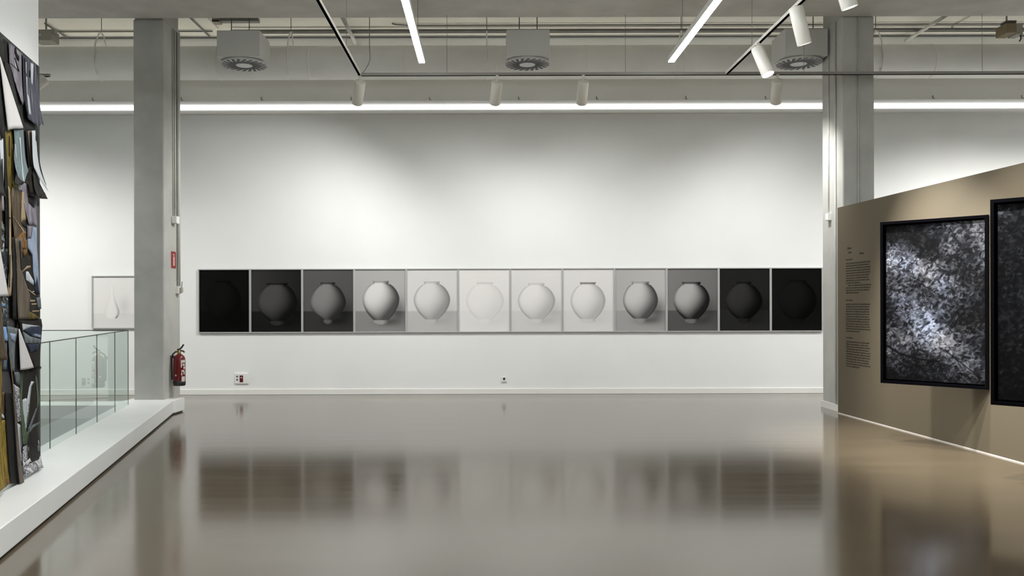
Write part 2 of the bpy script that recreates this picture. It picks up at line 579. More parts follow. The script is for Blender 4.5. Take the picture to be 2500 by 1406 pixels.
# ------------------------------------------------------------------ duct, grille boxes, conduits
duct = thing('air_duct', 'long round grey air duct running along the back wall above the bulkhead', 'duct', (0, 14.2, 5.31))
DZ, DR = 5.585, 0.272
mb = MB()
mb.lathe((XL, 14.2, DZ), (1, 0, 0), [(0, DR), (XR - XL, DR)], 48)
mb.build('pipe_shell', M['duct'], duct)
for x in (-7.6, -4.4, -2.9, -1.35, 0.15, 1.62, 3.1, 7.3, 9.0):
    MB().lathe((x, 14.2, DZ), (1, 0, 0), [(-0.012, DR - 0.001), (-0.006, DR + 0.005), (0.006, DR + 0.005), (0.012, DR - 0.001)], 48, False, False).build('seam_ring', M['duct'], duct)
for x, lb in ((-6.36, 'duct hanger with inverted V straps, left of the grey column'), (-3.23, 'duct hanger with inverted V straps, right of the left grille box'),
              (0.0, 'duct hanger with inverted V straps, left of the middle grille box'), (3.21, 'duct hanger with inverted V straps, by the end of the right light bar'),
              (6.42, 'duct hanger with inverted V straps, right of the right column')):
    h = thing('duct_hanger', lb, 'hanger', (x, 14.2, 6.1), 'straps that hold the round duct')
    MB().tube((x, 14.2, 6.10), (x, 14.2, CEIL - 0.003), 0.006, 6).build('rod', M['dark'], h)
    s = MB()
    pts = [(x, 14.2, 6.10)]
    for sg in (-1, 1):
        s.path([(x, 14.2, 6.10), (x, 14.2 + sg * 0.10, 6.04), (x, 14.2 + sg * 0.22, 5.86), (x, 14.2 + sg * 0.285, DZ), (x, 14.2 + sg * 0.2, DZ - 0.2), (x, 14.2, DZ - 0.282)], 0.012, 6)
    s.build('strap', M['duct'], h)


def grille_box(xc, label):
    y0, hw = 12.96, 0.325
    zb, zt = 5.335, 5.735
    t = thing('grille_box', label, 'air vent', (xc, y0 + hw, zb), 'ceiling boxes with round swirl grilles')
    MB().box(xc - hw, xc + hw, y0, y0 + 0.60, zb, zt).build('plenum_box', M['box'], t, 0.008)
    MB().lathe((xc, y0 + 0.60, DZ), (0, 1, 0), [(0, 0.15), (0.36, 0.15)], 24).build('neck', M['box'], t)
    cy = y0 + 0.32
    MB().lathe((xc, cy, zb), (0, 0, -1), [(0, 0.318), (0.018, 0.345), (0.03, 0.345), (0.036, 0.34)], 48).build('collar', M['box'], t)
    g = MB()
    g.lathe((xc, cy, zb - 0.036), (0, 0, -1), [(0, 0.335), (0.006, 0.333), (0.008, 0.329)], 48)
    g.m = 1
    for k in range(22):
        an = 2 * PI * k / 22
        rad = Vector((math.cos(an), math.sin(an), 0))
        tan = Vector((-math.sin(an), math.cos(an), 0))
        d = (rad * 0.86 + tan * 0.51).normalized()
        s = d.cross(Vector((0, 0, 1)))
        cpt = Vector((xc, cy, zb - 0.0445)) + rad * 0.226
        g.obox(cpt, d, s, (0, 0, 1), 0.119, 0.0225, 0.002)
    g.build('grille', [M['grille'], M['black']], t)
    MB().lathe((xc, cy, zb - 0.043), (0, 0, -1), [(0, 0.122), (0.006, 0.119)], 36).build('hub_plate', M['grille'], t)
    for sx in (-0.13, 0.14):
        MB().tube((xc + sx, y0 + 0.1, zt), (xc + sx, y0 + 0.1, CEIL - 0.003), 0.008, 6).build('rod', M['dark'], t)
    return t


grille_box(-3.745, 'grey ceiling box with round swirl grille, right of the left column')
grille_box(0.625, 'grey ceiling box with round swirl grille, in the middle of the room')
grille_box(4.815, 'grey ceiling box with round swirl grille, against the right column')


def pipe(name, pts, r, m, label, cat='pipe', group=None):
    o = MB().path(pts, r).build(name, m)
    return tag(o, label, cat, group)


GC = 'conduits under the back bay ceiling'
pipe('conduit', [(-4.4, 14.79, 6.30), (XR, 14.79, 6.30)], 0.028, M['pipe'], 'thick dark conduit along the ceiling behind the light bars', group=GC)
pipe('conduit', [(-4.4, 14.98, 6.325), (XR, 14.98, 6.325)], 0.011, M['pipe'], 'thin dark conduit just behind the thick one on the ceiling', group=GC)
pipe('conduit', [(-1.6, 14.55, 6.345), (-1.55, 14.58, 6.34), (-1.3, 14.60, 6.33), (XR, 14.60, 6.33)], 0.012, M['pipe'], 'thin dark conduit in front of the thick one, starting left of the left light bar', group=GC)
pipe('conduit', [(-4.75, 14.90, 6.335), (-12.0, 14.90, 6.335)], 0.014, M['pipe'], 'thin dark conduit along the ceiling left of the grille boxes', group=GC)
pipe('conduit', [(XL, 15.25, 6.33), (XR, 15.25, 6.33)], 0.012, M['dark'], 'dark line of conduit where ceiling meets the back wall', group=GC)
pipe('conduit', [(-4.90, 13.6, 6.34), (-4.90, 15.2, 6.34)], 0.016, M['pipe'], 'conduit crossing the ceiling from front to back, left of the left grille box', group=GC)
pipe('conduit', [(-4.62, 13.6, 6.345), (-4.62, 14.8, 6.345)], 0.010, M['pipelight'], 'pale thin conduit crossing the ceiling just left of the left grille box', group=GC)
pipe('conduit', [(-2.33, 13.6, 6.235), (-2.33, 15.18, 6.235), (-2.33, 15.23, 6.19), (-2.33, 15.23, 5.56)], 0.034, M['pipelight'], 'thick pale pipe crossing the ceiling right of the left track', group=GC)
pipe('conduit', [(-7.42, 14.45, 6.33), (-7.42, 15.22, 6.33)], 0.016, M['pipe'], 'conduit crossing the ceiling left of the left column', group=GC)
pipe('conduit', [(7.42, 13.6, 6.238), (7.42, 15.22, 6.238)], 0.030, M['pipelight'], 'pale pipe crossing the ceiling right of the right column', group=GC)
pipe('conduit', [(8.0, 13.6, 6.34), (8.0, 14.8, 6.34)], 0.012, M['pipelight'], 'thin pale pipe crossing the ceiling left of the ochre device', group=GC)
tb = thing('cable_tray', 'short grey tray with dark open end on the ceiling over the left grille box', 'cable tray', (-4.35, 14.15, 6.20))
MB().box(-4.38, -3.75, 14.10, 14.22, 6.25, 6.31).build('tray_channel', M['pipe'], tb)
MB().box(-4.50, -4.38, 14.08, 14.24, 6.23, 6.32).build('end_piece', M['device'], tb)
MB().box(-4.49, -4.385, 14.072, 14.082, 6.232, 6.262).build('opening', M['black'], tb)
MB().box(-4.05, -4.03, 14.15, 14.17, 6.30, CEIL).build('bracket', M['pipe'], tb)
pipe('cable', [(-1.80, 12.40, 4.925), (-1.76, 12.42, 4.98), (-1.71, 12.44, 5.07), (-1.69, 12.46, 5.16), (-1.70, 12.47, 5.4), (-1.70, 12.48, 5.77)], 0.006, M['pipe'], 'thin dark feed cable curving up from the left end of the crossing rail', 'cable')
t = thing('ceiling_sensor', 'small grey box device under the ceiling at far left, beside the collage wall', 'device', (-6.72, 13.1, 5.62))
MB().box(-6.86, -6.58, 13.0, 13.25, 5.60, 5.77).build('casing', M['device'], t, 0.012)
MB().box(-6.60, -6.55, 13.02, 13.12, 5.72, 5.78).build('side_clip', M['device'], t)
MB().tube((-6.72, 13.12, 5.77), (-6.72, 13.12, CEIL), 0.014, 8).build('stem', M['device'], t)
MB().lathe((-6.75, 13.0, 5.685), (0, -1, 0), [(0, 0.016), (0.008, 0.014)], 12).build('indicator', M['white'], t)
t = thing('ceiling_camera', 'ochre boxed device hanging from the ceiling at the top right', 'device', (8.25, 13.5, 5.8))
MB().box(8.13, 8.29, 13.45, 13.75, 5.82, 5.98).build('casing', M['brown'], t, 0.012)
MB().box(8.29, 8.40, 13.47, 13.7, 5.80, 5.96).build('side_housing', M['device'], t, 0.01)
MB().box(8.12, 8.28, 13.44, 13.6, 5.98, 6.01).build('cap', M['dark'], t)
MB().tube((8.22, 13.6, 6.0), (8.22, 13.6, CEIL), 0.014, 8).build('stem', M['device'], t)
MB().path([(8.38, 13.5, 5.80), (8.385, 13.5, 5.74), (8.36, 13.5, 5.70)], 0.010, 6).build('lead', M['black'], t)

# little hooks on the bulkhead face
for x, lb in ((-6.80, 'left of the grey column'), (-5.27, 'just right of the grey column'), (-3.89, 'below the left grille box'), (-2.34, 'left of the leftmost washing spotlight'),
              (-0.99, 'between the first two washing spotlights'), (0.545, 'below the middle grille box'), (1.89, 'right of the third washing spotlight'), (3.43, 'below the end of the right track'),
              (4.80, 'left of the spotlight by the right column'), (7.69, 'right of the right column'), (9.22, 'at the right edge of the view')):
    mb = MB()
    mb.tube((x, 14.853, 5.17), (x, 14.825, 5.17), 0.004, 6)
    mb.tube((x, 14.828, 5.172), (x, 14.828, 5.125), 0.006, 6)
    mb.tube((x, 14.828, 5.128), (x + 0.03, 14.828, 5.126), 0.005, 6)
    tag(mb.build('hook', M['dark']), 'tiny dark hook on the bulkhead, ' + lb, 'hook', 'tiny hooks along the bulkhead')

# ------------------------------------------------------------------ column fittings
GP = 'conduits on the left column'
pipe('conduit', [(-4.738, 12.99, 2.93), (-4.738, 12.99, 5.765)], 0.009, M['pipelight'], 'thin grey conduit on the left column ending in the small white box', group=GP)
pipe('conduit', [(-4.735, 13.06, 2.90), (-4.735, 13.06, 5.765)], 0.013, M['pipelight'], 'middle conduit on the left column, entering the white box', group=GP)
pipe('conduit', [(-4.722, 13.17, 1.885), (-4.722, 13.17, 5.765)], 0.026, M['pipelight'], 'thickest conduit on the left column, running down past the red sign', group=GP)
t = thing('junction_box', 'small white junction box on the left column under the thin conduits', 'junction box', (-4.70, 13.0, 2.82))
MB().box(-4.752, -4.665, 12.93, 13.05, 2.825, 2.935).build('body', M['white'], t, 0.006)
MB().box(-4.742, -4.675, 12.925, 12.931, 2.835, 2.925).build('cover', M['white'], t)
t = thing('wireless_box', 'small white box with a dark antenna on the left column below the red sign', 'device', (-4.70, 13.2, 1.77))
MB().box(-4.752, -4.70, 13.10, 13.22, 1.77, 1.88).build('body', M['white'], t, 0.006)
MB().box(-4.70, -4.668, 13.12, 13.20, 1.785, 1.865).build('side_module', M['device'], t, 0.004)
MB().path([(-4.68, 13.16, 1.86), (-4.676, 13.16, 1.90), (-4.668, 13.16, 1.955)], 0.005, 6).build('antenna', M['black'], t)

t = thing('fire_sign', 'red fire extinguisher sign with pale pictogram on the left column', 'sign', (-4.748, 13.01, 2.16))
MB().box(-4.752, -4.744, 12.92, 13.105, 2.155, 2.405).build('plate', M['signred'], t)
mb = MB()
mb.box(-4.744, -4.7425, 12.995, 13.045, 2.19, 2.32)
mb.box(-4.744, -4.7425, 13.01, 13.03, 2.32, 2.37)
mb.box(-4.744, -4.7425, 12.98, 13.03, 2.35, 2.365)
mb.build('pictogram', M['pale'], t)

# extinguisher
ex, ey = -4.622, 12.90
t = thing('fire_extinguisher', 'red fire extinguisher with black valve and hose, hung on the left column', 'fire extinguisher', (ex, ey, 0.39))
mb = MB()
prof = [(0.0, 0.086), (0.05, 0.088), (0.32, 0.088), (0.36, 0.083), (0.39, 0.068), (0.41, 0.046), (0.422, 0.026), (0.44, 0.024)]
mb.lathe((ex, ey, 0.44), (0, 0, 1), prof, 36)
mb.build('cylinder', M['red'], t)
MB().lathe((ex, ey, 0.388), (0, 0, 1), [(0, 0.078), (0.01, 0.088), (0.045, 0.0905), (0.075, 0.089)], 36).build('foot', M['black'], t)
MB().lathe((ex, ey, 0.865), (0, 0, 1), [(0, 0.026), (0.03, 0.026), (0.035, 0.018), (0.06, 0.016)], 20).build('valve', M['brass'], t)
mb = MB()
mb.path([(ex - 0.03, ey, 0.925), (ex, ey, 0.93), (ex + 0.03, ey, 0.955), (ex + 0.055, ey, 0.99), (ex + 0.065, ey, 1.005)], 0.013, 8)
mb.path([(ex - 0.01, ey, 0.905), (ex + 0.03, ey, 0.912), (ex + 0.06, ey, 0.905), (ex + 0.075, ey, 0.885)], 0.012, 8)
mb.build('lever', M['black'], t)
MB().path([(ex - 0.01, ey - 0.01, 0.90), (ex - 0.05, ey - 0.02, 0.895), (ex - 0.088, ey - 0.03, 0.86), (ex - 0.100, ey - 0.035, 0.78), (ex - 0.101, ey - 0.035, 0.62), (ex - 0.099, ey - 0.03, 0.48)], 0.012, 8).build('hose', M['black'], t)
# curved label with a few light blocks
lab = MB()


def curved(mb, a0, a1, z0, z1, r, n=8):
    b = len(mb.v)
    for k in range(n + 1):
        an = a0 + (a1 - a0) * k / n
        for z in (z0, z1):
            mb.v.append((ex + r * math.cos(an), ey + r * math.sin(an), z))
    for k in range(n):
        mb.face((b + 2 * k, b + 2 * k + 2, b + 2 * k + 3, b + 2 * k + 1))


for a0, a1, z0, z1 in ((-58, -8, 0.735, 0.775), (-58, -46, 0.665, 0.74), (-40, -14, 0.69, 0.72), (-30, -10, 0.64, 0.68), (-52, -20, 0.60, 0.625),
                       (-30, -16, 0.56, 0.60), (-54, -42, 0.545, 0.59), (-50, -12, 0.455, 0.53)):
    curved(lab, R(a0), R(a1), z0, z1, 0.0892)
lab.build('label', M['pale'], t)
mb = MB()
curved(mb, R(-112), R(-98), 0.535, 0.56, 0.0895, 4)
mb.build('gauge_sticker', M['pale'], t)
MB().box(-4.752, ex - 0.08, ey - 0.03, ey + 0.03, 0.80, 0.84).build('bracket', M['dark'], t)

# right column fittings
GQ = 'conduits on the right column'
pipe('conduit', [(5.170, 13.02, 2.96), (5.170, 13.02, 5.765)], 0.010, M['pipelight'], 'thin conduit on the right column, ending above the small white box', group=GQ)
pipe('conduit', [(5.166, 12.76, 0.10), (5.166, 12.76, 5.765)], 0.014, M['pipelight'], 'conduit running the full height of the right column', group=GQ)
pipe('conduit', [(5.405, 12.52, 0.10), (5.405, 12.52, 5.765)], 0.010, M['column'], 'slim conduit down the front of the right column', group=GQ)
t = thing('switch_box', 'small white box on the right column beside the tan partition', 'switch box', (5.16, 12.99, 2.84))
MB().box(5.125, 5.181, 12.94, 13.04, 2.845, 2.955).build('body', M['white'], t, 0.005)
MB().box(5.121, 5.126, 12.95, 13.03, 2.855, 2.945).build('cover', M['white'], t)
t = thing('floor_socket', 'small round socket low on the right column above its white baseboard', 'socket', (5.17, 12.68, 0.30))
MB().lathe((5.181, 12.64, 0.315), (-1, 0, 0), [(0, 0.016), (0.01, 0.014)], 14).build('plug', M['device'], t)
MB().lathe((5.181, 12.64, 0.315), (-1, 0, 0), [(0, 0.022), (0.004, 0.022)], 16).build('ring', M['white'], t)

# sockets on the back wall
t = thing('socket_plate', 'white socket plate with a dark red switch, low on the back wall', 'socket', (-4.36, BACK, 0.17))
MB().box(-4.485, -4.24, BACK - 0.022, BACK + 0.001, 0.195, 0.385).build('plate', M['white'], t, 0.006)
MB().box(-4.395, -4.335, BACK - 0.027, BACK - 0.02, 0.225, 0.345).build('red_switch', M['darkred'], t, 0.002)
MB().lathe((-4.365, BACK - 0.026, 0.305), (0, -1, 0), [(0, 0.014), (0.004, 0.012)], 14).build('indicator', M['pale'], t)
for z in (0.325, 0.268):
    MB().lathe((-4.44, BACK - 0.021, z), (0, -1, 0), [(0, 0.018), (0.003, 0.018)], 16).build('outlet', M['dark'], t)
MB().box(-4.31, -4.255, BACK - 0.024, BACK - 0.02, 0.215, 0.36).build('blank_cover', M['trimwhite'], t)
t = thing('wall_socket', 'single white socket with dark opening low in the middle of the back wall', 'socket', (0.291, BACK, 0.21))
MB().box(0.242, 0.342, BACK - 0.020, BACK + 0.001, 0.215, 0.315).build('plate', M['white'], t, 0.005)
MB().lathe((0.292, BACK - 0.019, 0.272), (0, -1, 0), [(0, 0.022), (0.003, 0.022)], 18).build('outlet', M['black'], t)
MB().box(0.265, 0.320, BACK - 0.023, BACK - 0.019, 0.232, 0.238).build('flap_edge', M['device'], t)


# ------------------------------------------------------------------ glass balustrades
def pane(mbox_p, mbox_q, z0, z1, th, parent):
    """an upright pane from p to q with dark polished edges"""
    p, q = Vector((*mbox_p, 0)), Vector((*mbox_q, 0))
    d = (q - p).normalized()
    n = Vector((-d.y, d.x, 0)) * th / 2
    mb = MB()
    c = [p - n, q - n, q + n, p + n]
    b = len(mb.v)
    mb.v += [(k.x, k.y, z0) for k in c] + [(k.x, k.y, z1) for k in c]
    for i, m_ in ((0, 0), (1, 1), (2, 0), (3, 1)):
        j = (i + 1) % 4
        mb.m = m_
        mb.face((b + i, b + j, b + 4 + j, b + 4 + i))
    mb.m = 1
    mb.face((b + 4, b + 5, b + 6, b + 7))
    mb.face((b + 3, b + 2, b + 1, b + 0))
    o = mb.build('glass_pane', [M['glass'], M['glassedge']], parent)
    MB().obox((p + q) / 2 + Vector((0, 0, z1 + 0.003)), d, n, (0, 0, 1), (q - p).length / 2, th / 2 + 0.001, 0.005).build('top_edge', M['glassedge'], o)
    return o


ys = [12.03, 11.186, 10.229, 9.306, 8.359]
step = (ys[1] - ys[-1]) / 3
while ys[-1] - step > 7.5:
    ys.append(ys[-1] - step)
ys.append(7.37)
RT = 1.242
t = thing('glass_balustrade', 'frameless green glass balustrade along the white kerb, running towards the viewer', 'railing', (glass_x(9), 9, KH))
for a, b in zip(ys, ys[1:]):
    pane((glass_x(a - 0.004), a - 0.004), (glass_x(b + 0.004), b + 0.004), KH - 0.005, RT, 0.009, t)
t = thing('glass_balustrade', 'frameless glass balustrade across the far side of the stairwell, below the vase print', 'railing', (-7, 12.05, KH))
xs = [glass_x(12.03) - 0.02, -6.3, -7.6, -8.9, -10.2, -11.5, -12.9]
for a, b in zip(xs, xs[1:]):
    pane((a - 0.004, 12.06), (b + 0.004, 12.06), KH - 0.005, RT, 0.009, t)


# ------------------------------------------------------------------ jar prints
def smooth(a, b, x):
    t_ = np.clip((x - a) / (b - a), 0, 1)
    return t_ * t_ * (3 - 2 * t_)


def jar_picture(w, h, jar, tone, nx=112, ny=136):
    """tones of a plain jar on a table as a grid of print colours; jar in fractions of the sheet, tones as display greys"""
    cx, nh, ny0, bh, by, fh, fy = jar
    bg, bgr, flo, hi, lo, nk, sh = tone
    X, Y = np.meshgrid(np.linspace(0, 1, nx), np.linspace(0, 1, ny))
    Xa = (X - cx)
    asp = h / w
    base = bg + (bgr - bg) * X
    table = smooth(0.655, 0.685, Y)
    img = base * (1 - table) + flo * table
    # cast shade to the right of the jar
    g = np.exp(-(((X - cx - bh * 0.95) / 0.17) ** 2 + ((Y - 0.66) / 0.17) ** 2))
    g2 = np.exp(-(((X - cx - 0.14) / 0.22) ** 2 + ((Y - fy + 0.01) / 0.06) ** 2))
    img = img - (g + 0.8 * g2) * sh
    neck = 0.045
    top = ny0 + neck
    tu = np.clip((by - Y) / (by - top), 0, 1)
    tl = np.clip((Y - by) / (fy - 0.04 - by), 0, 1)
    r = np.where(Y < by, nh * 0.94 + (bh - nh * 0.94) * np.clip(1 - tu ** 1.65, 0, 1) ** 0.66, fh + (bh - fh) * np.clip(1 - tl ** 1.9, 0, 1) ** 0.92)
    r = np.where(Y < top, nh * (1 - 0.10 * smooth(ny0, top, Y)), r)
    r = np.where(Y > fy - 0.04, fh, r)
    inside = smooth(0.010, -0.010, np.abs(Xa) - r) * smooth(ny0 - 0.006, ny0 + 0.006, Y) * smooth(fy + 0.006, fy - 0.006, Y - 0.03 * (1 - (Xa / np.maximum(fh, 1e-3)) ** 2) * (np.abs(Xa) < fh))
    u = np.clip(Xa / np.maximum(r, 1e-3), -1, 1)
    vv = np.clip((Y - by) / (fy - ny0) * 2.0, -1, 1)
    nz = np.sqrt(np.clip(1 - 0.85 * u * u - 0.55 * vv * vv, 0, 1))
    lam = np.clip(-0.38 * u - 0.30 * vv + 0.80 * nz, 0, 1)
    jarv = lo + (hi - lo) * smooth(0.12, 0.95, lam)
    jarv = jarv * (1 - (0.03 + 0.19 * min(1.0, (hi - lo) / 90)) * smooth(0.80, 1.0, np.abs(u)))
    rim = smooth(top - 0.004, top - 0.03, Y)
    inner = nk + (hi - nk) * 0.0
    jarv = jarv * (1 - rim) + (jarv * 0.35 + inner * 0.65) * rim
    foot = smooth(fy - 0.045, fy - 0.035, Y)
    jarv = jarv * (1 - foot) + (hi * 0.55 + lo * 0.45) * foot * (1 - 0.6 * smooth(0.2, 1.0, u)) + jarv * foot * 0.6 * smooth(0.2, 1.0, u)
    img = img * (1 - inside) + jarv * inside
    return np.clip(img, 3, 240)


def vase_picture(nx=96, ny=112):
    X, Y = np.meshgrid(np.linspace(0, 1, nx), np.linspace(0, 1, ny))
    img = 222 - 8 * smooth(0.70, 0.74, Y)
    img = img - 16 * np.exp(-(((X - 0.72) / 0.12) ** 2 + ((Y - 0.58) / 0.17) ** 2))
    Yk = [0.18, 0.24, 0.34, 0.45, 0.55, 0.66, 0.72, 0.78, 0.82]
    rk = [0.050, 0.045, 0.048, 0.075, 0.120, 0.168, 0.172, 0.145, 0.105]
    r = np.interp(Y, Yk, rk)
    Xa = X - 0.43
    ok = smooth(0.175, 0.185, Y) * smooth(0.825, 0.815, Y)
    ins = smooth(0.008, -0.008, np.abs(Xa) - r) * ok
    u = np.clip(Xa / r, -1, 1)
    jar = 226 - 10 * smooth(-0.5, -1, u) - 60 * smooth(0.62, 1.0, u) * smooth(0.2, 0.8, Y) - 14 * smooth(0.3, 0.9, u)
    jar = jar - 55 * np.exp(-(((u - 0.85) / 0.25) ** 2 + ((Y - 0.80) / 0.03) ** 2))
    img = img * (1 - ins) + jar * ins
    return np.clip(img, 3, 240)


def print_mesh(name, img, x0, x1, y, z0, z1, parent, material, tint=(1.0, 0.99, 0.97)):
    ny, nx = img.shape
    off = parent.location
    X, Z = np.meshgrid(np.linspace(x0, x1, nx) - off.x, np.linspace(z1, z0, ny) - off.z)
    co = np.stack([X, np.full_like(X, y - off.y), Z], -1).reshape(-1, 3)
    idx = np.arange(nx * ny).reshape(ny, nx)
    q = np.stack([idx[1:, :-1], idx[1:, 1:], idx[:-1, 1:], idx[:-1, :-1]], -1).reshape(-1, 4)
    me = bpy.data.meshes.new(name)
    me.vertices.add(len(co))
    me.vertices.foreach_set('co', co.astype(np.float32).ravel())
    me.loops.add(q.size)
    me.loops.foreach_set('vertex_index', q.astype(np.int32).ravel())
    me.polygons.add(len(q))
    me.polygons.foreach_set('loop_start', np.arange(0, q.size, 4, dtype=np.int32))
    me.update(calc_edges=True)
    c = img.ravel() / 255.0
    l = np.where(c <= 0.04045, c / 12.92, ((c + 0.055) / 1.055) ** 2.4)
    col = np.ones((len(l), 4), np.float32)
    for k in range(3):
        col[:, k] = l * tint[k]
    at = me.color_attributes.new('Col', 'FLOAT_COLOR', 'POINT')
    at.data.foreach_set('color', col.ravel())
    me.materials.append(material)
    o = bpy.data.objects.new(name, me)
    COL.objects.link(o)
    o.parent = parent
    return o


def framed(x0, x1, z0, z1, img, name, label, cat, group=None, rail=0.017, depth=0.04, fm=None):
    y1 = BACK
    y0 = BACK - depth
    t = thing(name, label, cat, ((x0 + x1) / 2, BACK, z0), group)
    mb = MB()
    mb.box(x0, x1, y0, y1, z0, z0 + rail)
    mb.box(x0, x1, y0, y1, z1 - rail, z1)
    mb.box(x0, x0 + rail, y0, y1, z0 + rail, z1 - rail)
    mb.box(x1 - rail, x1, y0, y1, z0 + rail, z1 - rail)
    mb.build('frame', fm or M['alu'], t)
    MB().box(x0 + rail, x1 - rail, y1 - 0.016, y1, z0 + rail, z1 - rail).build('backing', M['pale'], t)
    print_mesh('print', img, x0 + rail, x1 - rail, y1 - 0.018, z0 + rail, z1 - rail, t, M['print'])
    return t


#  tones: wall left, wall right, table, jar light, jar dark, rim, cast shade   (display greys)
JARS = [
    ((0.48, 0.150, 0.175, 0.36, 0.50, 0.13, 0.86), (19, 15, 12, 17, 7, 2, 5), 'almost black framed jar print with a barely visible rim, leftmost of the row'),
    ((0.52, 0.215, 0.215, 0.40, 0.53, 0.14, 0.865), (56, 32, 28, 74, 17, 8, 12), 'dark framed print of a wide jar on near black, second from the left'),
    ((0.49, 0.150, 0.205, 0.36, 0.53, 0.085, 0.845), (88, 80, 54, 128, 44, 24, 24), 'dark grey framed print of a jar with narrow foot, third from the left'),
    ((0.51, 0.163, 0.185, 0.37, 0.47, 0.14, 0.855), (168, 172, 134, 214, 78, 120, 55), 'mid grey framed print of a pale jar with dark underside, fourth from the left'),
    ((0.49, 0.160, 0.195, 0.365, 0.48, 0.12, 0.845), (208, 212, 184, 214, 150, 170, 14), 'light grey framed print of a pale jar on a grey table, fifth from the left'),
    ((0.51, 0.165, 0.210, 0.38, 0.50, 0.13, 0.845), (226, 226, 222, 229, 216, 196, 8), 'almost white framed print with a faint jar, sixth from the left'),
    ((0.50, 0.165, 0.225, 0.375, 0.50, 0.13, 0.845), (218, 220, 208, 228, 182, 190, 24), 'pale framed print of a white jar shaded on its right, sixth from the right'),
    ((0.49, 0.160, 0.215, 0.35, 0.50, 0.15, 0.845), (218, 218, 212, 224, 180, 70, 8), 'pale framed print of a white jar with a dark rim, fifth from the right'),
    ((0.50, 0.180, 0.205, 0.35, 0.50, 0.13, 0.840), (172, 182, 158, 196, 78, 140, 66), 'grey framed print of a jar with dark cast shade, fourth from the right'),
    ((0.48, 0.190, 0.215, 0.365, 0.49, 0.13, 0.850), (122, 108, 84, 172, 30, 18, 24), 'grey framed print of a jar shaded nearly black on its right, third from the right'),
    ((0.49, 0.150, 0.215, 0.37, 0.52, 0.13, 0.845), (33, 33, 38, 48, 7, 6, 10), 'very dark framed print of a black jar, second from the right'),
    ((0.52, 0.185, 0.190, 0.39, 0.52, 0.14, 0.855), (19, 15, 17, 19, 4, 4, 4), 'almost black framed jar print at the right end, beside the right column'),
]
PX0, PX1, PZ0, PZ1 = -5.126, 5.941, 1.098, 2.232
pw = (PX1 - PX0) / 12
for i, (jar, tone, lb) in enumerate(JARS):
    x0 = PX0 + pw * i
    framed(x0 + 0.001, x0 + pw - 0.001, PZ0, PZ1, jar_picture(pw - 0.034, PZ1 - PZ0 - 0.034, jar, tone), 'framed_print', lb, 'picture', 'row of twelve framed jar prints')
framed(-7.01, -6.20, 1.182, 2.118, vase_picture(), 'framed_print', 'single framed print of a slender white vase, left of the grey column', 'picture', fm=M['alu'])

# ------------------------------------------------------------------ two big dark paintings set out from the tan partition
T1 = [[.15, .12, .2, .35, .4, .45, .5], [.12, .15, .1, .2, .35, .3, .5], [.45, .4, .2, .1, .45, .2, .45], [.62, .55, .5, .3, .3, .25, .4],
      [.42, .42, .45, .5, .25, .2, .3], [.3, .35, .3, .5, .45, .25, .2], [.3, .45, .35, .3, .35, .3, .2], [.25, .4, .5, .4, .3, .2, .2],
      [.25, .3, .5, .55, .25, .2, .25], [.4, .35, .5, .58, .45, .3, .25], [.35, .4, .4, .55, .5, .35, .2], [.45, .3, .2, .3, .4, .4, .3],
      [.2, .2, .15, .2, .3, .35, .35], [.15, .15, .15, .2, .2, .25, .2]]
T2 = [[.35, .2, .2, .25, .2, .2, .2], [.3, .2, .18, .2, .2, .15, .2], [.2, .2, .15, .2, .15, .2, .2], [.18, .2, .15, .15, .2, .2, .15],
      [.2, .15, .15, .12, .2, .15, .15], [.12, .18, .15, .15, .1, .15, .2], [.12, .2, .2, .15, .12, .1, .2], [.15, .12, .15, .2, .15, .12, .15],
      [.18, .15, .12, .12, .15, .15, .12], [.15, .18, .12, .12, .15, .15, .12], [.12, .15, .15, .1, .12, .15, .12], [.15, .12, .15, .12, .1, .12, .1],
      [.12, .1, .12, .1, .12, .1, .1], [.1, .1, .1, .1, .1, .1, .1]]


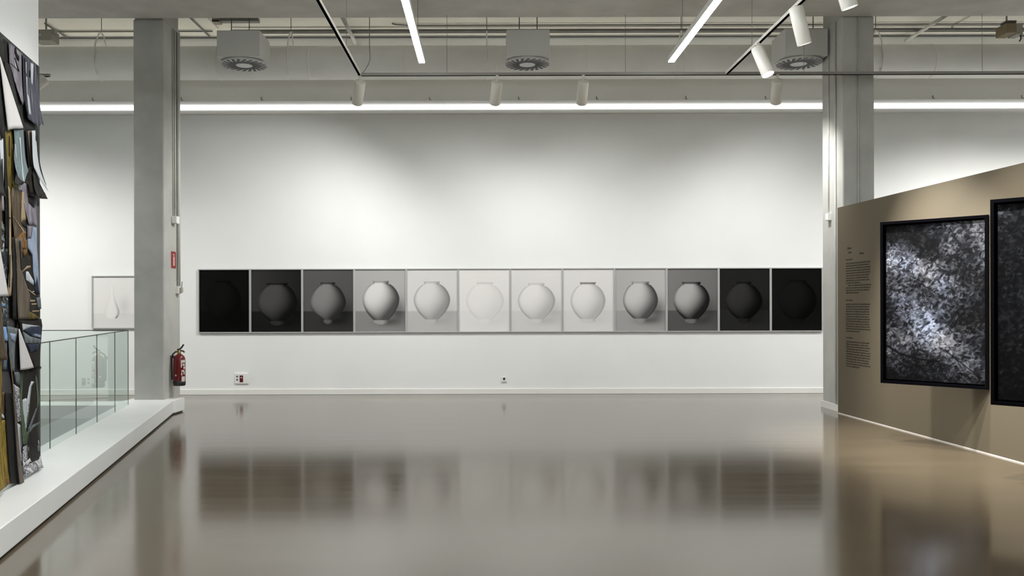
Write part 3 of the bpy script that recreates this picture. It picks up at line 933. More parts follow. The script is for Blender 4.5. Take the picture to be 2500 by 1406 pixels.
def thicket(tn, seed, strokes, nx=236, ny=372):
    """an invented thicket of leaf-shaped dabs: broad tones first, then thousands of short strokes around them"""
    rg = np.random.RandomState(seed)
    fx, fy = np.meshgrid(np.linspace(0, tn.shape[1] - 1, nx), np.linspace(0, tn.shape[0] - 1, ny))
    a, b = np.minimum(fx.astype(int), tn.shape[1] - 2), np.minimum(fy.astype(int), tn.shape[0] - 2)
    u, v = fx - a, fy - b
    tone = (tn[b, a] * (1 - u) + tn[b, a + 1] * u) * (1 - v) + (tn[b + 1, a] * (1 - u) + tn[b + 1, a + 1] * u) * v
    tone = tone ** 1.25 * 1.2
    img = tone * 0.8

    def dab(cx, cy, L, w_, ang, val, al):
        r = int(L + 2)
        x0, x1, y0, y1 = max(0, int(cx) - r), min(nx, int(cx) + r + 1), max(0, int(cy) - r), min(ny, int(cy) + r + 1)
        if x1 <= x0 or y1 <= y0:
            return
        X, Y = np.meshgrid(np.arange(x0, x1) - cx, np.arange(y0, y1) - cy)
        c_, s_ = math.cos(ang), math.sin(ang)
        p_, q_ = (X * c_ + Y * s_) / L, (-X * s_ + Y * c_) / w_
        m = np.clip((1 - np.abs(p_) ** 1.5 - np.abs(q_)) * 2.2, 0, 1) * al
        img[y0:y1, x0:x1] = img[y0:y1, x0:x1] * (1 - m) + val * m
    for count, l0, l1, amp, al in ((500, 14, 34, 0.14, 0.5), (1500, 8, 18, 0.22, 0.75), (2600, 3.5, 9, 0.24, 0.8)):
        for _ in range(count):
            cx, cy = rg.uniform(0, nx), rg.uniform(0, ny)
            tv = tone[min(ny - 1, int(cy)), min(nx - 1, int(cx))]
            L = rg.uniform(l0, l1)
            sgn = 1 if rg.rand() < 0.30 + 0.55 * tv else -1
            val = np.clip(tv + sgn * amp * rg.uniform(0.1, 1.5) * (0.35 + 1.5 * tv), 0.02, 0.95)
            dab(cx, cy, L, L * rg.uniform(0.28, 0.55), rg.uniform(-1.2, 0.6) + (PI / 2 if rg.rand() < 0.3 else 0), val, al)
    for pts, wd in strokes:
        for (ax, ay), (bx_, by_) in zip(pts, pts[1:]):
            n_ = max(2, int(math.hypot((bx_ - ax) * nx, (by_ - ay) * ny) / 1.5))
            for k in range(n_ + 1):
                f = k / n_
                dab((ax + (bx_ - ax) * f) * nx, (ay + (by_ - ay) * f) * ny, wd + 1, wd, rg.uniform(0, 3), 0.03, 0.8)
    img = np.clip(img, 0, 1) ** 1.3 * 1.25
    hue = rg.uniform(-1, 1, (9, 6))
    gx, gy = np.meshgrid(np.linspace(0, 4.999, nx), np.linspace(0, 7.999, ny))
    ia, ib = gx.astype(int), gy.astype(int)
    uu, vv = gx - ia, gy - ib
    h_ = (hue[ib, ia] * (1 - uu) + hue[ib, ia + 1] * uu) * (1 - vv) + (hue[ib + 1, ia] * (1 - uu) + hue[ib + 1, ia + 1] * uu) * vv
    out = np.stack([img * (0.96 + 0.05 * h_), img * (0.98 + 0.02 * h_), img * (1.05 - 0.035 * h_) + 0.008], -1) * 0.66
    return np.clip(out, 0.01, 1)


def grid_mesh(name, co, img, parent, material):
    """a fine grid of points with one display colour each"""
    ny, nx = img.shape[:2]
    idx = np.arange(nx * ny).reshape(ny, nx)
    q = np.stack([idx[1:, :-1], idx[1:, 1:], idx[:-1, 1:], idx[:-1, :-1]], -1).reshape(-1, 4)
    me = bpy.data.meshes.new(name)
    me.vertices.add(nx * ny)
    me.vertices.foreach_set('co', co.reshape(-1, 3).astype(np.float32).ravel())
    me.loops.add(q.size)
    me.loops.foreach_set('vertex_index', q.astype(np.int32).ravel())
    me.polygons.add(len(q))
    me.polygons.foreach_set('loop_start', np.arange(0, q.size, 4, dtype=np.int32))
    me.update(calc_edges=True)
    c = img.reshape(-1, 3)
    l = np.where(c <= 0.04045, c / 12.92, ((c + 0.055) / 1.055) ** 2.4)
    col = np.ones((len(l), 4), np.float32)
    col[:, :3] = l
    at = me.color_attributes.new('Col', 'FLOAT_COLOR', 'POINT')
    at.data.foreach_set('color', col.ravel())
    me.materials.append(material)
    o = bpy.data.objects.new(name, me)
    COL.objects.link(o)
    o.parent = parent
    return o


def big_painting(L_, R_, z0, z1, tones, label, seed, strokes):
    p, q = Vector((*L_, 0)), Vector((*R_, 0))
    d = (q - p).normalized()
    W = (q - p).length
    n = Vector((d.y, -d.x, 0))            # towards the room
    if n.y > 0:
        n = -n
    up = Vector((0, 0, 1))
    t = thing('framed_painting', label, 'painting', ((p.x + q.x) / 2, (p.y + q.y) / 2, z0), 'dark thicket paintings on the tan partition')
    H = z1 - z0
    dep, rim = 0.075, 0.03
    c = (p + q) / 2 - n * dep / 2

    def bx(mb, s0, s1, h0, h1, o0, o1):
        cc = p + d * (s0 + s1) / 2 + up * (z0 + (h0 + h1) / 2) + n * (o0 + o1) / 2
        mb.obox(cc, d, n, up, abs(s1 - s0) / 2, abs(o1 - o0) / 2, abs(h1 - h0) / 2)
    mb = MB()
    bx(mb, 0, rim, 0, H, -dep, 0)
    bx(mb, W - rim, W, 0, H, -dep, 0)
    bx(mb, rim, W - rim, 0, rim, -dep, 0)
    bx(mb, rim, W - rim, H - rim, H, -dep, 0)
    mb.build('frame', M['blackframe'], t)
    mb = MB()
    bx(mb, rim, W - rim, rim, H - rim, -dep, -dep + 0.01)
    mb.build('backing', M['blackframe'], t)
    # canvas: the dabs of paint become colours of a fine grid
    g = 0.018
    img = thicket(np.array(tones), seed, strokes)
    ny, nx = img.shape[:2]
    off = t.location
    uu, hh = np.meshgrid(np.linspace(rim + g, W - rim - g, nx), np.linspace(H - rim - g, rim + g, ny))
    base = np.array(p + up * z0 - n * 0.045 - off)
    co = base + uu[..., None] * np.array(d) + hh[..., None] * np.array(up)
    grid_mesh('canvas', co, img, t, M['paint'])
    # wall arms that carry the right edge
    mb = MB()
    for hz in (0.35, H - 0.35):
        e = q - n * dep
        x = tan_x(e.y)
        mb.box(min(e.x - 0.05, x), max(e.x, x) + 0.005, e.y - 0.02, e.y + 0.02, z0 + hz - 0.02, z0 + hz + 0.02)
    mb.build('wall_arm', M['blackframe'], t)
    return t


big_painting((4.503, 9.86), (5.265, 9.04), 0.684, 2.525, T1, 'black framed painting of a pale leafy thicket, next to the wall text', 4,
             [([(0.62, 0.80), (0.72, 0.85), (0.85, 0.91), (0.97, 0.96)], 1.3), ([(0.72, 0.85), (0.80, 0.93), (0.86, 0.97)], 1.0), ([(0.05, 0.42), (0.2, 0.41), (0.28, 0.39)], 1.0),
              ([(0.0, 0.78), (0.15, 0.83), (0.35, 0.86), (0.55, 0.87)], 2.2), ([(0.3, 0.36), (0.45, 0.41), (0.55, 0.45)], 1.0), ([(0.75, 0.36), (0.83, 0.40)], 1.0)])
big_painting((4.52, 7.73), (5.29, 6.90), 0.684, 2.525, [[v * 0.95 for v in r] for r in T2], 'black framed painting of a very dark thicket with bare trunks, cut by the right edge', 9,
             [([(0.26, 0.02), (0.25, 0.15), (0.27, 0.24), (0.22, 0.29), (0.14, 0.34), (0.12, 0.42)], 2.0), ([(0.17, 0.03), (0.14, 0.12), (0.07, 0.16), (0.03, 0.20)], 1.4),
              ([(0.40, 0.30), (0.28, 0.33), (0.22, 0.36), (0.14, 0.34)], 1.4), ([(0.46, 0.03), (0.38, 0.15), (0.30, 0.20)], 1.4), ([(0.6, 0.0), (0.62, 0.4), (0.58, 0.8)], 2.5)])

# ------------------------------------------------------------------ wall text on the partition
rnd = random.Random(5)
wt = thing('wall_text', 'small dark brown exhibition text in three paragraphs on the tan partition', 'wall text', (tan_x(11.9), 11.9, 0.69))
TD = Vector((-0.0553, 1.0, 0)).normalized()


def text_line(mb, y_start, length, z, hgt):
    """rows of tiny raised letters grouped in words, read from the column side towards the viewer"""
    s = 0.0
    while s < length:
        nl = rnd.randint(2, 9)
        for _ in range(nl):
            wl = rnd.uniform(0.005, 0.009)
            if s + wl > length:
                break
            y = y_start - s - wl / 2
            hh = hgt * rnd.choice((0.7, 0.7, 1.0))
            mb.obox((tan_x(y) - 0.0008, y, z + hh / 2), TD, (1, 0, 0), (0, 0, 1), wl / 2, 0.0008, hh / 2)
            s += wl + 0.002
        s += 0.008


YT = 12.24
mb = MB()
text_line(mb, YT - 0.05, 0.12, 2.36, 0.03)
text_line(mb, YT - 0.07, 0.10, 2.30, 0.03)
text_line(mb, YT - 0.40, 0.12, 2.27, 0.03)
mb.build('title', M['tantext'], wt)
zp = [(2.205, 2.15, 13), (1.63, 1.575, 12), (1.10, 1.045, 11)]
for (zh, z0, nl) in zp:
    mb = MB()
    text_line(mb, YT, 0.20, zh, 0.020)
    mb.build('heading', M['tantext'], wt)
    for k in range(nl):
        ln = 0.70 if k < nl - 1 else 0.42
        if nl == 13 and k == 8:
            ln = 0.44
        mb = MB()
        text_line(mb, YT - (0.06 if nl == 13 and k == 9 else 0), ln - rnd.uniform(0, 0.06), z0 - 0.0345 * k, 0.019)
        mb.build('text_line', M['tantext'], wt)


# ------------------------------------------------------------------ collage of hanging torn photographs
collage = thing('photo_collage', 'tall collage of torn curling photographic sheets hanging on the left wall above the kerb', 'artwork', wp(0.5, KH + 0.01, 0.01))

SM = {
    'charcoal': sheet_mat('sheet_charcoal', [(0.006, 0.007, 0.006), (0.017, 0.018, 0.016), (0.040, 0.041, 0.036)], 3, 2, 1.0),
    'night': sheet_mat('sheet_night', [(0.002, 0.002, 0.002), (0.005, 0.005, 0.004), (0.016, 0.014, 0.012)], 6, 2, 1.0),
    'lilac': sheet_mat('sheet_lilac', [(0.07, 0.063, 0.08), (0.20, 0.185, 0.215), (0.29, 0.275, 0.31)], 6, 2, 0.5),
    'stripe': sheet_mat('sheet_stripe', [(0.02, 0.02, 0.03), (0.05, 0.05, 0.068), (0.085, 0.085, 0.11), (0.34, 0.34, 0.36)], 16, 1.5, 0.3),
    'gold': sheet_mat('sheet_gold', [(0.02, 0.013, 0.004), (0.10, 0.075, 0.015), (0.24, 0.19, 0.04)], 14, 2, 0.4),
    'teal': sheet_mat('sheet_teal', [(0.06, 0.085, 0.09), (0.13, 0.175, 0.18), (0.20, 0.25, 0.26)], 5, 0.6, 0.2),
    'bark': sheet_mat('sheet_bark', [(0.02, 0.014, 0.008), (0.075, 0.055, 0.032), (0.17, 0.13, 0.085)], 12, 2.2, 0.8),
    'rust': sheet_mat('sheet_rust', [(0.012, 0.008, 0.005), (0.08, 0.045, 0.024), (0.17, 0.11, 0.06), (0.36, 0.31, 0.25)], 5, 5, 1.8, 'shapes'),
    'paper': sheet_mat('sheet_paper', [(0.50, 0.485, 0.485), (0.54, 0.525, 0.525), (0.58, 0.565, 0.565)], 2, 1, 0.1),
    'ice': sheet_mat('sheet_ice', [(0.34, 0.37, 0.40), (0.44, 0.47, 0.50), (0.52, 0.54, 0.57)], 4, 1, 0.3),
    'blue': sheet_mat('sheet_blue', [(0.10, 0.13, 0.20), (0.25, 0.31, 0.42), (0.36, 0.40, 0.50)], 5, 2, 0.6),
    'sky': sheet_mat('sheet_sky', [(0.03, 0.07, 0.16), (0.12, 0.27, 0.52), (0.34, 0.45, 0.60)], 3, 3, 1.2),
    'shards': sheet_mat('sheet_shards', [(0.008, 0.009, 0.012), (0.03, 0.04, 0.05), (0.02, 0.02, 0.022), (0.16, 0.19, 0.20), (0.55, 0.56, 0.58)], 4, 4, 2.2, 'shapes'),
    'leaf': sheet_mat('sheet_leaf', [(0.025, 0.026, 0.024), (0.06, 0.06, 0.055), (0.035, 0.045, 0.028), (0.10, 0.15, 0.07), (0.40, 0.42, 0.38)], 7, 1.6, 1.4, 'shapes'),
    'zebra': sheet_mat('sheet_zebra', [(0.02, 0.02, 0.025), (0.55, 0.55, 0.58), (0.05, 0.05, 0.06), (0.6, 0.6, 0.64), (0.10, 0.10, 0.12)], 5, 4, 2.5, 'shapes'),
    'grass': sheet_mat('sheet_grass', [(0.02, 0.012, 0.004), (0.12, 0.08, 0.015), (0.28, 0.20, 0.03), (0.36, 0.30, 0.14)], 22, 3, 0.8),
    'taupe': sheet_mat('sheet_taupe', [(0.060, 0.048, 0.036), (0.115, 0.092, 0.070), (0.16, 0.13, 0.10)], 5, 1, 0.5),
    'soot': sheet_mat('sheet_soot', [(0.004, 0.003, 0.003), (0.013, 0.011, 0.009), (0.030, 0.024, 0.018)], 5, 3, 1.2),
    'navy': sheet_mat('sheet_navy', [(0.008, 0.012, 0.024), (0.016, 0.024, 0.044), (0.03, 0.045, 0.07)], 4, 2, 1.0),
    'slate': sheet_mat('sheet_slate', [(0.05, 0.06, 0.065), (0.11, 0.13, 0.14), (0.17, 0.20, 0.20)], 4, 2, 0.8),
    'green': sheet_mat('sheet_green', [(0.030, 0.045, 0.028), (0.075, 0.105, 0.062), (0.14, 0.19, 0.12)], 8, 1.5, 0.5),
    'ember': sheet_mat('sheet_ember', [(0.03, 0.02, 0.006), (0.17, 0.075, 0.02), (0.26, 0.17, 0.05)], 14, 6, 1.5),
    'tan': sheet_mat('sheet_tan', [(0.16, 0.11, 0.06), (0.30, 0.23, 0.14), (0.42, 0.34, 0.23)], 4, 1, 0.4),
}


def sheet(name, m, s0, s1, z0, z1, off=0.02, curl_b=0.0, curl_w=0.35, lean=0.0, taper=0.0, wave=0.008, rag=0.0, skew=0.0, ns=14, nz=36, seed=1, cyl=0.0, back=None):
    """a hanging sheet; s runs towards the viewer. curl_b lifts the lower end off the wall, cyl rolls the edge nearest the far end, rag tears the bottom"""
    rg = random.Random(seed)
    ph = rg.uniform(0, 6)
    vs_, fs, uvs = [], [], []
    o0 = collage.location
    cut = [rg.uniform(0, rag) for _ in range(ns + 1)]
    for j in range(nz + 1):
        v = j / nz
        for i in range(ns + 1):
            u = i / ns
            zz = z1 + (z0 + cut[i] - z1) * v
            ww = 1.0 - taper * (1 - v)
            s = s0 + (s1 - s0) * (u * ww) + skew * v
            bend = max(0.0, (v - (1 - curl_w)) / curl_w) if curl_w else 0
            o = off + lean * v + curl_b * bend ** 1.8 + wave * math.sin(u * 7 + ph + v * 2.2) * v
            if cyl:
                o += cyl * math.sin(u * PI) * (0.25 + 0.75 * v)
            pt = Vector(wp(s, zz, o)) - o0
            vs_.append(tuple(pt))
            uvs.append((u * abs(s1 - s0) * 2.2, v * (z1 - z0) * 2.2))
    for j in range(nz):
        for i in range(ns):
            k = j * (ns + 1) + i
            fs.append((k, k + ns + 1, k + ns + 2, k + 1))
    me = bpy.data.meshes.new(name)
    me.from_pydata(vs_, [], fs)
    uvl = me.uv_layers.new(name='UVMap')
    for lp in me.loops:
        uvl.data[lp.index].uv = uvs[lp.vertex_index]
    me.polygons.foreach_set('use_smooth', [True] * len(me.polygons))
    me.materials.append(SM[m])
    o = bpy.data.objects.new(name, me)
    COL.objects.link(o)
    o.parent = collage
    sd = o.modifiers.new('paper', 'SOLIDIFY')
    sd.thickness = 0.0015
    return o


def displaced(off, curl, z0, z1, amp, ph):
    """how far a sheet stands off the wall at (s, z): a slow ripple, and a lower end that curls away"""
    def f(s, z):
        v = min(1.0, max(0.0, (z1 - z) / max(1e-3, z1 - z0)))
        return off + amp * math.sin(9 * s + ph) * math.sin(2.5 * v + ph) + curl * max(0.0, v - 0.45) ** 2 / 0.3
    return f


def flat_piece(name, m, pts, fn, parent, lift=0.0, thick=0.0015):
    """a cut or torn outline in wall metres (s, z), refined and laid along fn"""
    bm = bmesh.new()
    f = bm.faces.new([bm.verts.new((a, b, 0)) for a, b in pts])
    bmesh.ops.triangulate(bm, faces=[f])
    for _ in range(3):
        long_ = [e for e in bm.edges if e.calc_length() > 0.05]
        if not long_:
            break
        bmesh.ops.subdivide_edges(bm, edges=long_, cuts=1)
        bmesh.ops.triangulate(bm, faces=bm.faces[:])
    uvl = bm.loops.layers.uv.new('UVMap')
    for fc in bm.faces:
        for lp in fc.loops:
            lp[uvl].uv = (lp.vert.co.x * 2.2, lp.vert.co.y * 2.2)
    off = collage.location
    for v in bm.verts:
        a, b = v.co.x, v.co.y
        v.co = Vector(wp(a, b, fn(a, b) + lift)) - off
    bmesh.ops.recalc_face_normals(bm, faces=bm.faces[:])
    for fc in bm.faces:
        fc.smooth = True
    me = bpy.data.meshes.new(name)
    bm.to_mesh(me)
    bm.free()
    me.materials.append(SM[m])
    o = bpy.data.objects.new(name, me)
    COL.objects.link(o)
    o.parent = parent
    sd = o.modifiers.new('paper', 'SOLIDIFY')
    sd.thickness = thick
    sd.offset = 0
    return o


def torn(m, off, curl, pts, marks=(), amp=0.006):
    z0, z1 = min(p[1] for p in pts), max(p[1] for p in pts)
    fn = displaced(off, curl, z0, z1, amp, 7 * pts[0][0] + 3 * pts[0][1])
    o = flat_piece('torn_sheet', m, pts, fn, collage)
    for mm, mp in marks:
        flat_piece('printed_shape', mm, mp, fn, o, 0.003, 0.001)
    return o


def cone_curl(m, apex, bl, br, bulge, off):
    """a corner of paper rolled into a cone: narrow at the apex, a half round at its foot"""
    vs_, fs, uvs = [], [], []
    o0 = collage.location
    ns, nz = 14, 18
    for j in range(nz + 1):
        v = j / nz
        for i in range(ns + 1):
            u = i / ns
            wv = 0.06 + 0.94 * v
            cs = (bl[0] + br[0]) / 2 * v + apex[0] * (1 - v)
            hw = (br[0] - bl[0]) / 2 * wv
            zb = bl[1] * (1 - u) + br[1] * u
            an = PI * u
            s_ = cs - hw * math.cos(an)
            o = off + bulge * math.sin(an) * wv
            vs_.append(tuple(Vector(wp(s_, apex[1] * (1 - v) + zb * v, o)) - o0))
            uvs.append((u, v))
    for j in range(nz):
        for i in range(ns):
            k = j * (ns + 1) + i
            fs.append((k, k + ns + 1, k + ns + 2, k + 1))
    me = bpy.data.meshes.new('curled_corner')
    me.from_pydata(vs_, [], fs)
    uvl = me.uv_layers.new(name='UVMap')
    for lp in me.loops:
        uvl.data[lp.index].uv = uvs[lp.vertex_index]
    me.polygons.foreach_set('use_smooth', [True] * len(me.polygons))
    me.materials.append(SM[m])
    o = bpy.data.objects.new('curled_corner', me)
    COL.objects.link(o)
    o.parent = collage
    sd = o.modifiers.new('paper', 'SOLIDIFY')
    sd.thickness = 0.0015
    return o


bk = MB()
p0, p1, p2, p3 = wp(0.0, 0, 0.001), wp(3.2, 0, 0.001), wp(3.2, 0, 0.008), wp(0.0, 0, 0.008)
bk.prism([p0[:2], p3[:2], p2[:2], p1[:2]], KH + 0.03, 3.63)
bk.build('backing_panel', M['black'], collage)
torn('charcoal', 0.010, 0.000, [(1.055, 3.592), (0.065, 3.628), (0.042, 3.013), (1.055, 2.821)])
torn('charcoal', 0.009, 0.000, [(1.052, 2.837), (0.039, 3.031), (0.039, 2.441), (1.052, 2.326)])
torn('lilac', 0.016, 0.010, [(0.819, 3.594), (0.717, 3.603), (0.453, 3.609), (0.453, 3.249), (0.504, 3.186), (0.689, 3.409), (0.801, 3.441)], [('night', [(0.679, 3.600), (0.641, 3.606), (0.622, 3.574), (0.553, 3.558), (0.563, 3.520), (0.622, 3.519), (0.660, 3.544), (0.689, 3.554)]), ('night', [(0.698, 3.514), (0.670, 3.519), (0.553, 3.448), (0.577, 3.442)]), ('ice', [(0.708, 3.505), (0.689, 3.504), (0.622, 3.440), (0.670, 3.446)]), ('ice', [(0.641, 3.587), (0.593, 3.588), (0.577, 3.567), (0.608, 3.565)]), ('night', [(0.801, 3.445), (0.773, 3.448), (0.553, 3.445), (0.563, 3.439)])])
torn('night', 0.013, 0.000, [(0.782, 3.428), (0.688, 3.434), (0.453, 3.184), (0.433, 3.018), (0.493, 3.006), (0.726, 3.273)])
torn('charcoal', 0.014, 0.000, [(0.893, 3.434), (0.785, 3.433), (0.436, 2.998), (0.477, 2.983), (0.729, 3.185), (0.893, 3.391)])
torn('stripe', 0.024, 0.020, [(0.490, 3.602), (0.151, 3.611), (0.107, 3.468), (0.079, 3.351), (0.061, 3.300), (0.027, 3.239), (-0.031, 3.136), (0.038, 3.143), (0.084, 3.113), (0.129, 3.121), (0.162, 3.056), (0.195, 3.094), (0.282, 3.093), (0.429, 3.098), (0.470, 3.246)], [('ice', [(0.419, 3.560), (0.396, 3.563), (0.396, 3.471), (0.419, 3.468)]), ('ice', [(0.409, 3.445), (0.384, 3.445), (0.388, 3.312), (0.342, 3.276), (0.342, 3.150), (0.398, 3.144), (0.398, 3.263)]), ('ice', [(0.293, 3.588), (0.222, 3.591), (0.250, 3.412), (0.282, 3.424)]), ('night', [(0.325, 3.520), (0.291, 3.515), (0.304, 3.459), (0.329, 3.459)]), ('night', [(0.466, 3.580), (0.429, 3.577), (0.429, 3.124), (0.454, 3.152)])])
torn('lilac', 0.012, 0.000, [(1.027, 3.319), (0.940, 3.257), (0.905, 2.838), (1.027, 2.815)])
torn('ice', 0.012, 0.000, [(1.027, 2.872), (0.914, 2.894), (0.922, 2.502), (1.027, 2.535)], [('night', [(0.972, 2.683), (0.951, 2.692), (0.930, 2.501), (0.975, 2.519)])])
torn('lilac', 0.014, 0.000, [(1.033, 2.487), (0.920, 2.502), (0.915, 2.307), (1.033, 2.295)])
torn('night', 0.018, 0.000, [(0.924, 2.910), (0.888, 2.917), (0.816, 2.293), (0.816, 2.033), (0.906, 2.027), (0.915, 2.503)])
torn('gold', 0.016, 0.010, [(0.906, 2.914), (0.685, 2.958), (0.689, 2.862), (0.712, 2.506), (0.745, 2.313), (0.837, 2.507)], [('night', [(0.805, 2.891), (0.786, 2.882), (0.797, 2.730), (0.812, 2.740)]), ('tan', [(0.727, 2.837), (0.693, 2.855), (0.696, 2.583), (0.723, 2.498)])])
torn('night', 0.020, 0.000, [(0.707, 2.947), (0.627, 2.963), (0.592, 2.682), (0.692, 2.559), (0.696, 2.748)])
torn('teal', 0.030, 0.060, [(0.750, 2.946), (0.507, 2.995), (0.460, 2.788), (0.425, 2.683), (0.581, 2.550), (0.685, 2.554), (0.776, 2.554), (0.679, 2.669), (0.731, 2.837)], [('ice', [(0.627, 2.913), (0.599, 2.916), (0.561, 2.771), (0.567, 2.680), (0.666, 2.557), (0.689, 2.559), (0.595, 2.676), (0.583, 2.768)]), ('night', [(0.551, 2.618), (0.446, 2.673), (0.587, 2.551), (0.674, 2.555), (0.627, 2.575)]), ('slate', [(0.775, 2.556), (0.699, 2.622), (0.650, 2.604), (0.693, 2.556)]), ('ice', [(0.735, 2.842), (0.716, 2.840), (0.693, 2.730), (0.704, 2.728)])])
torn('night', 0.020, 0.000, [(0.420, 3.004), (0.328, 3.023), (0.247, 2.756), (0.354, 2.607), (0.354, 2.713)])
torn('taupe', 0.024, 0.020, [(0.377, 3.013), (0.213, 3.046), (0.213, 2.748), (0.107, 2.697), (0.147, 2.513), (0.384, 2.494), (0.409, 2.599), (0.293, 2.749)], [('soot', [(0.388, 2.708), (0.282, 2.751), (0.217, 2.653), (0.239, 2.515), (0.384, 2.497), (0.404, 2.600)])])
torn('ice', 0.045, 0.050, [(0.323, 3.025), (0.240, 3.042), (0.202, 2.900), (0.146, 2.760), (0.062, 2.563), (0.169, 2.607), (0.235, 2.645), (0.290, 2.697), (0.323, 2.725)], [('night', [(0.204, 2.896), (0.191, 2.899), (0.066, 2.621), (0.078, 2.612), (0.151, 2.732)]), ('night', [(0.235, 3.002), (0.213, 3.006), (0.218, 2.972), (0.200, 2.956), (0.235, 2.962)])])
torn('charcoal', 0.055, 0.030, [(0.332, 2.691), (0.250, 2.649), (0.065, 2.552), (0.018, 2.504), (0.254, 2.479), (0.315, 2.483)], [('soot', [(0.283, 2.494), (0.065, 2.551), (0.023, 2.504), (0.250, 2.482)])])
torn('lilac', 0.022, 0.010, [(0.514, 2.558), (0.391, 2.601), (0.367, 2.492), (0.129, 2.484), (0.156, 2.253), (0.308, 2.260), (0.387, 2.246), (0.524, 2.499)], [('soot', [(0.367, 2.492), (0.178, 2.496), (0.222, 2.402), (0.360, 2.434)])])
torn('bark', 0.024, 0.010, [(0.753, 2.513), (0.619, 2.544), (0.531, 2.504), (0.537, 2.258), (0.409, 2.263), (0.419, 2.177), (0.440, 2.058), (0.715, 2.040), (0.808, 2.431)], [('ice', [(0.619, 2.549), (0.525, 2.550), (0.531, 2.509), (0.619, 2.505)]), ('gold', [(0.749, 2.545), (0.615, 2.544), (0.631, 2.510), (0.743, 2.507)]), ('tan', [(0.529, 2.498), (0.480, 2.504), (0.419, 2.282), (0.537, 2.258)]), ('tan', [(0.762, 2.283), (0.743, 2.282), (0.429, 2.180), (0.440, 2.169)]), ('ember', [(0.677, 2.118), (0.480, 2.198), (0.429, 2.058), (0.677, 2.042)]), ('soot', [(0.537, 2.255), (0.415, 2.262), (0.419, 2.216), (0.500, 2.229)])])
torn('blue', 0.026, 0.000, [(0.399, 2.245), (0.155, 2.253), (0.164, 2.085), (0.092, 1.688), (0.181, 1.708), (0.268, 1.881), (0.279, 2.014), (0.385, 2.061)], [('lilac', [(0.399, 2.245), (0.268, 2.250), (0.311, 2.146), (0.385, 2.140)])])
torn('tan', 0.030, 0.000, [(0.873, 2.500), (0.840, 2.476), (0.822, 2.355), (0.814, 2.042), (0.781, 1.830), (0.800, 1.674), (0.882, 1.660), (0.851, 1.858), (0.858, 2.289)], [('soot', [(0.862, 2.264), (0.836, 2.264), (0.836, 2.254), (0.862, 2.253)]), ('soot', [(0.851, 1.982), (0.833, 1.983), (0.840, 1.735), (0.858, 1.735)])])
torn('shards', 0.014, 0.000, [(1.033, 2.295), (0.876, 2.176), (0.872, 2.029), (1.033, 2.019)], [('teal', [(1.016, 2.218), (0.883, 2.176), (0.879, 2.139), (1.016, 2.176)]), ('teal', [(1.016, 2.134), (0.876, 2.084), (0.872, 2.060), (1.016, 2.092)])])
torn('shards', 0.013, 0.000, [(1.035, 2.101), (0.813, 2.118), (0.823, 1.665), (1.035, 1.663)])
torn('night', 0.030, 0.000, [(0.784, 2.121), (0.702, 2.127), (0.621, 1.754), (0.649, 1.485), (0.773, 1.501), (0.788, 1.822)])
torn('soot', 0.026, 0.010, [(0.572, 2.130), (0.394, 2.144), (0.370, 2.009), (0.254, 1.985), (0.148, 1.780), (0.089, 1.538), (0.123, 1.482), (0.434, 1.484), (0.327, 1.685), (0.617, 1.900)], [('ember', [(0.550, 2.117), (0.404, 2.128), (0.387, 2.024), (0.469, 1.981), (0.550, 2.043)]), ('tan', [(0.488, 1.884), (0.399, 1.917), (0.312, 1.923), (0.322, 1.906), (0.441, 1.885), (0.543, 1.859)]), ('ice', [(0.427, 1.871), (0.370, 1.873), (0.249, 1.801), (0.249, 1.762), (0.432, 1.803)]), ('tan', [(0.380, 1.669), (0.317, 1.648), (0.356, 1.645)]), ('tan', [(0.370, 1.642), (0.224, 1.643), (0.224, 1.630), (0.361, 1.627)]), ('tan', [(0.332, 1.613), (0.189, 1.616), (0.189, 1.604), (0.317, 1.602)]), ('tan', [(0.320, 1.555), (0.125, 1.557), (0.128, 1.546), (0.308, 1.544)]), ('tan', [(0.547, 1.765), (0.515, 1.764), (0.199, 1.686), (0.229, 1.681)]), ('tan', [(0.327, 1.704), (0.249, 1.719), (0.224, 1.712), (0.303, 1.699)]), ('gold', [(0.474, 1.564), (0.278, 1.532), (0.097, 1.489), (0.399, 1.486)]), ('slate', [(0.194, 1.663), (0.082, 1.665), (0.064, 1.565), (0.159, 1.578)]), ('navy', [(0.241, 1.863), (0.179, 1.857), (0.102, 1.687), (0.224, 1.694)])])
torn('taupe', 0.032, 0.010, [(0.731, 2.118), (0.559, 2.131), (0.570, 1.880), (0.367, 1.684), (0.429, 1.487), (0.657, 1.490), (0.675, 1.825)], [('soot', [(0.648, 2.103), (0.615, 2.105), (0.559, 1.881), (0.592, 1.879)])])
torn('shards', 0.016, 0.000, [(1.044, 1.665), (0.833, 1.667), (0.847, 1.439), (1.044, 1.443)], [('sky', [(1.024, 1.608), (0.895, 1.615), (0.915, 1.594), (1.024, 1.584)])])
torn('sky', 0.022, 0.000, [(1.063, 1.440), (0.871, 1.446), (0.871, 1.330), (1.063, 1.348)])
torn('navy', 0.015, 0.000, [(1.041, 1.344), (0.836, 1.332), (0.773, 1.094), (1.041, 1.115)], [('ice', [(1.012, 1.264), (0.922, 1.329), (0.906, 1.325), (0.992, 1.221)]), ('slate', [(0.962, 1.122), (0.881, 1.327), (0.857, 1.319), (0.881, 1.117)])])
torn('slate', 0.024, 0.010, [(0.883, 1.443), (0.639, 1.417), (0.710, 1.305), (0.735, 1.091), (0.812, 1.097), (0.858, 1.312)], [('blue', [(0.837, 1.389), (0.699, 1.377), (0.731, 1.314), (0.820, 1.339)])])
torn('night', 0.022, 0.000, [(0.638, 1.492), (0.556, 1.461), (0.375, 1.049), (0.736, 1.077), (0.693, 1.319)])
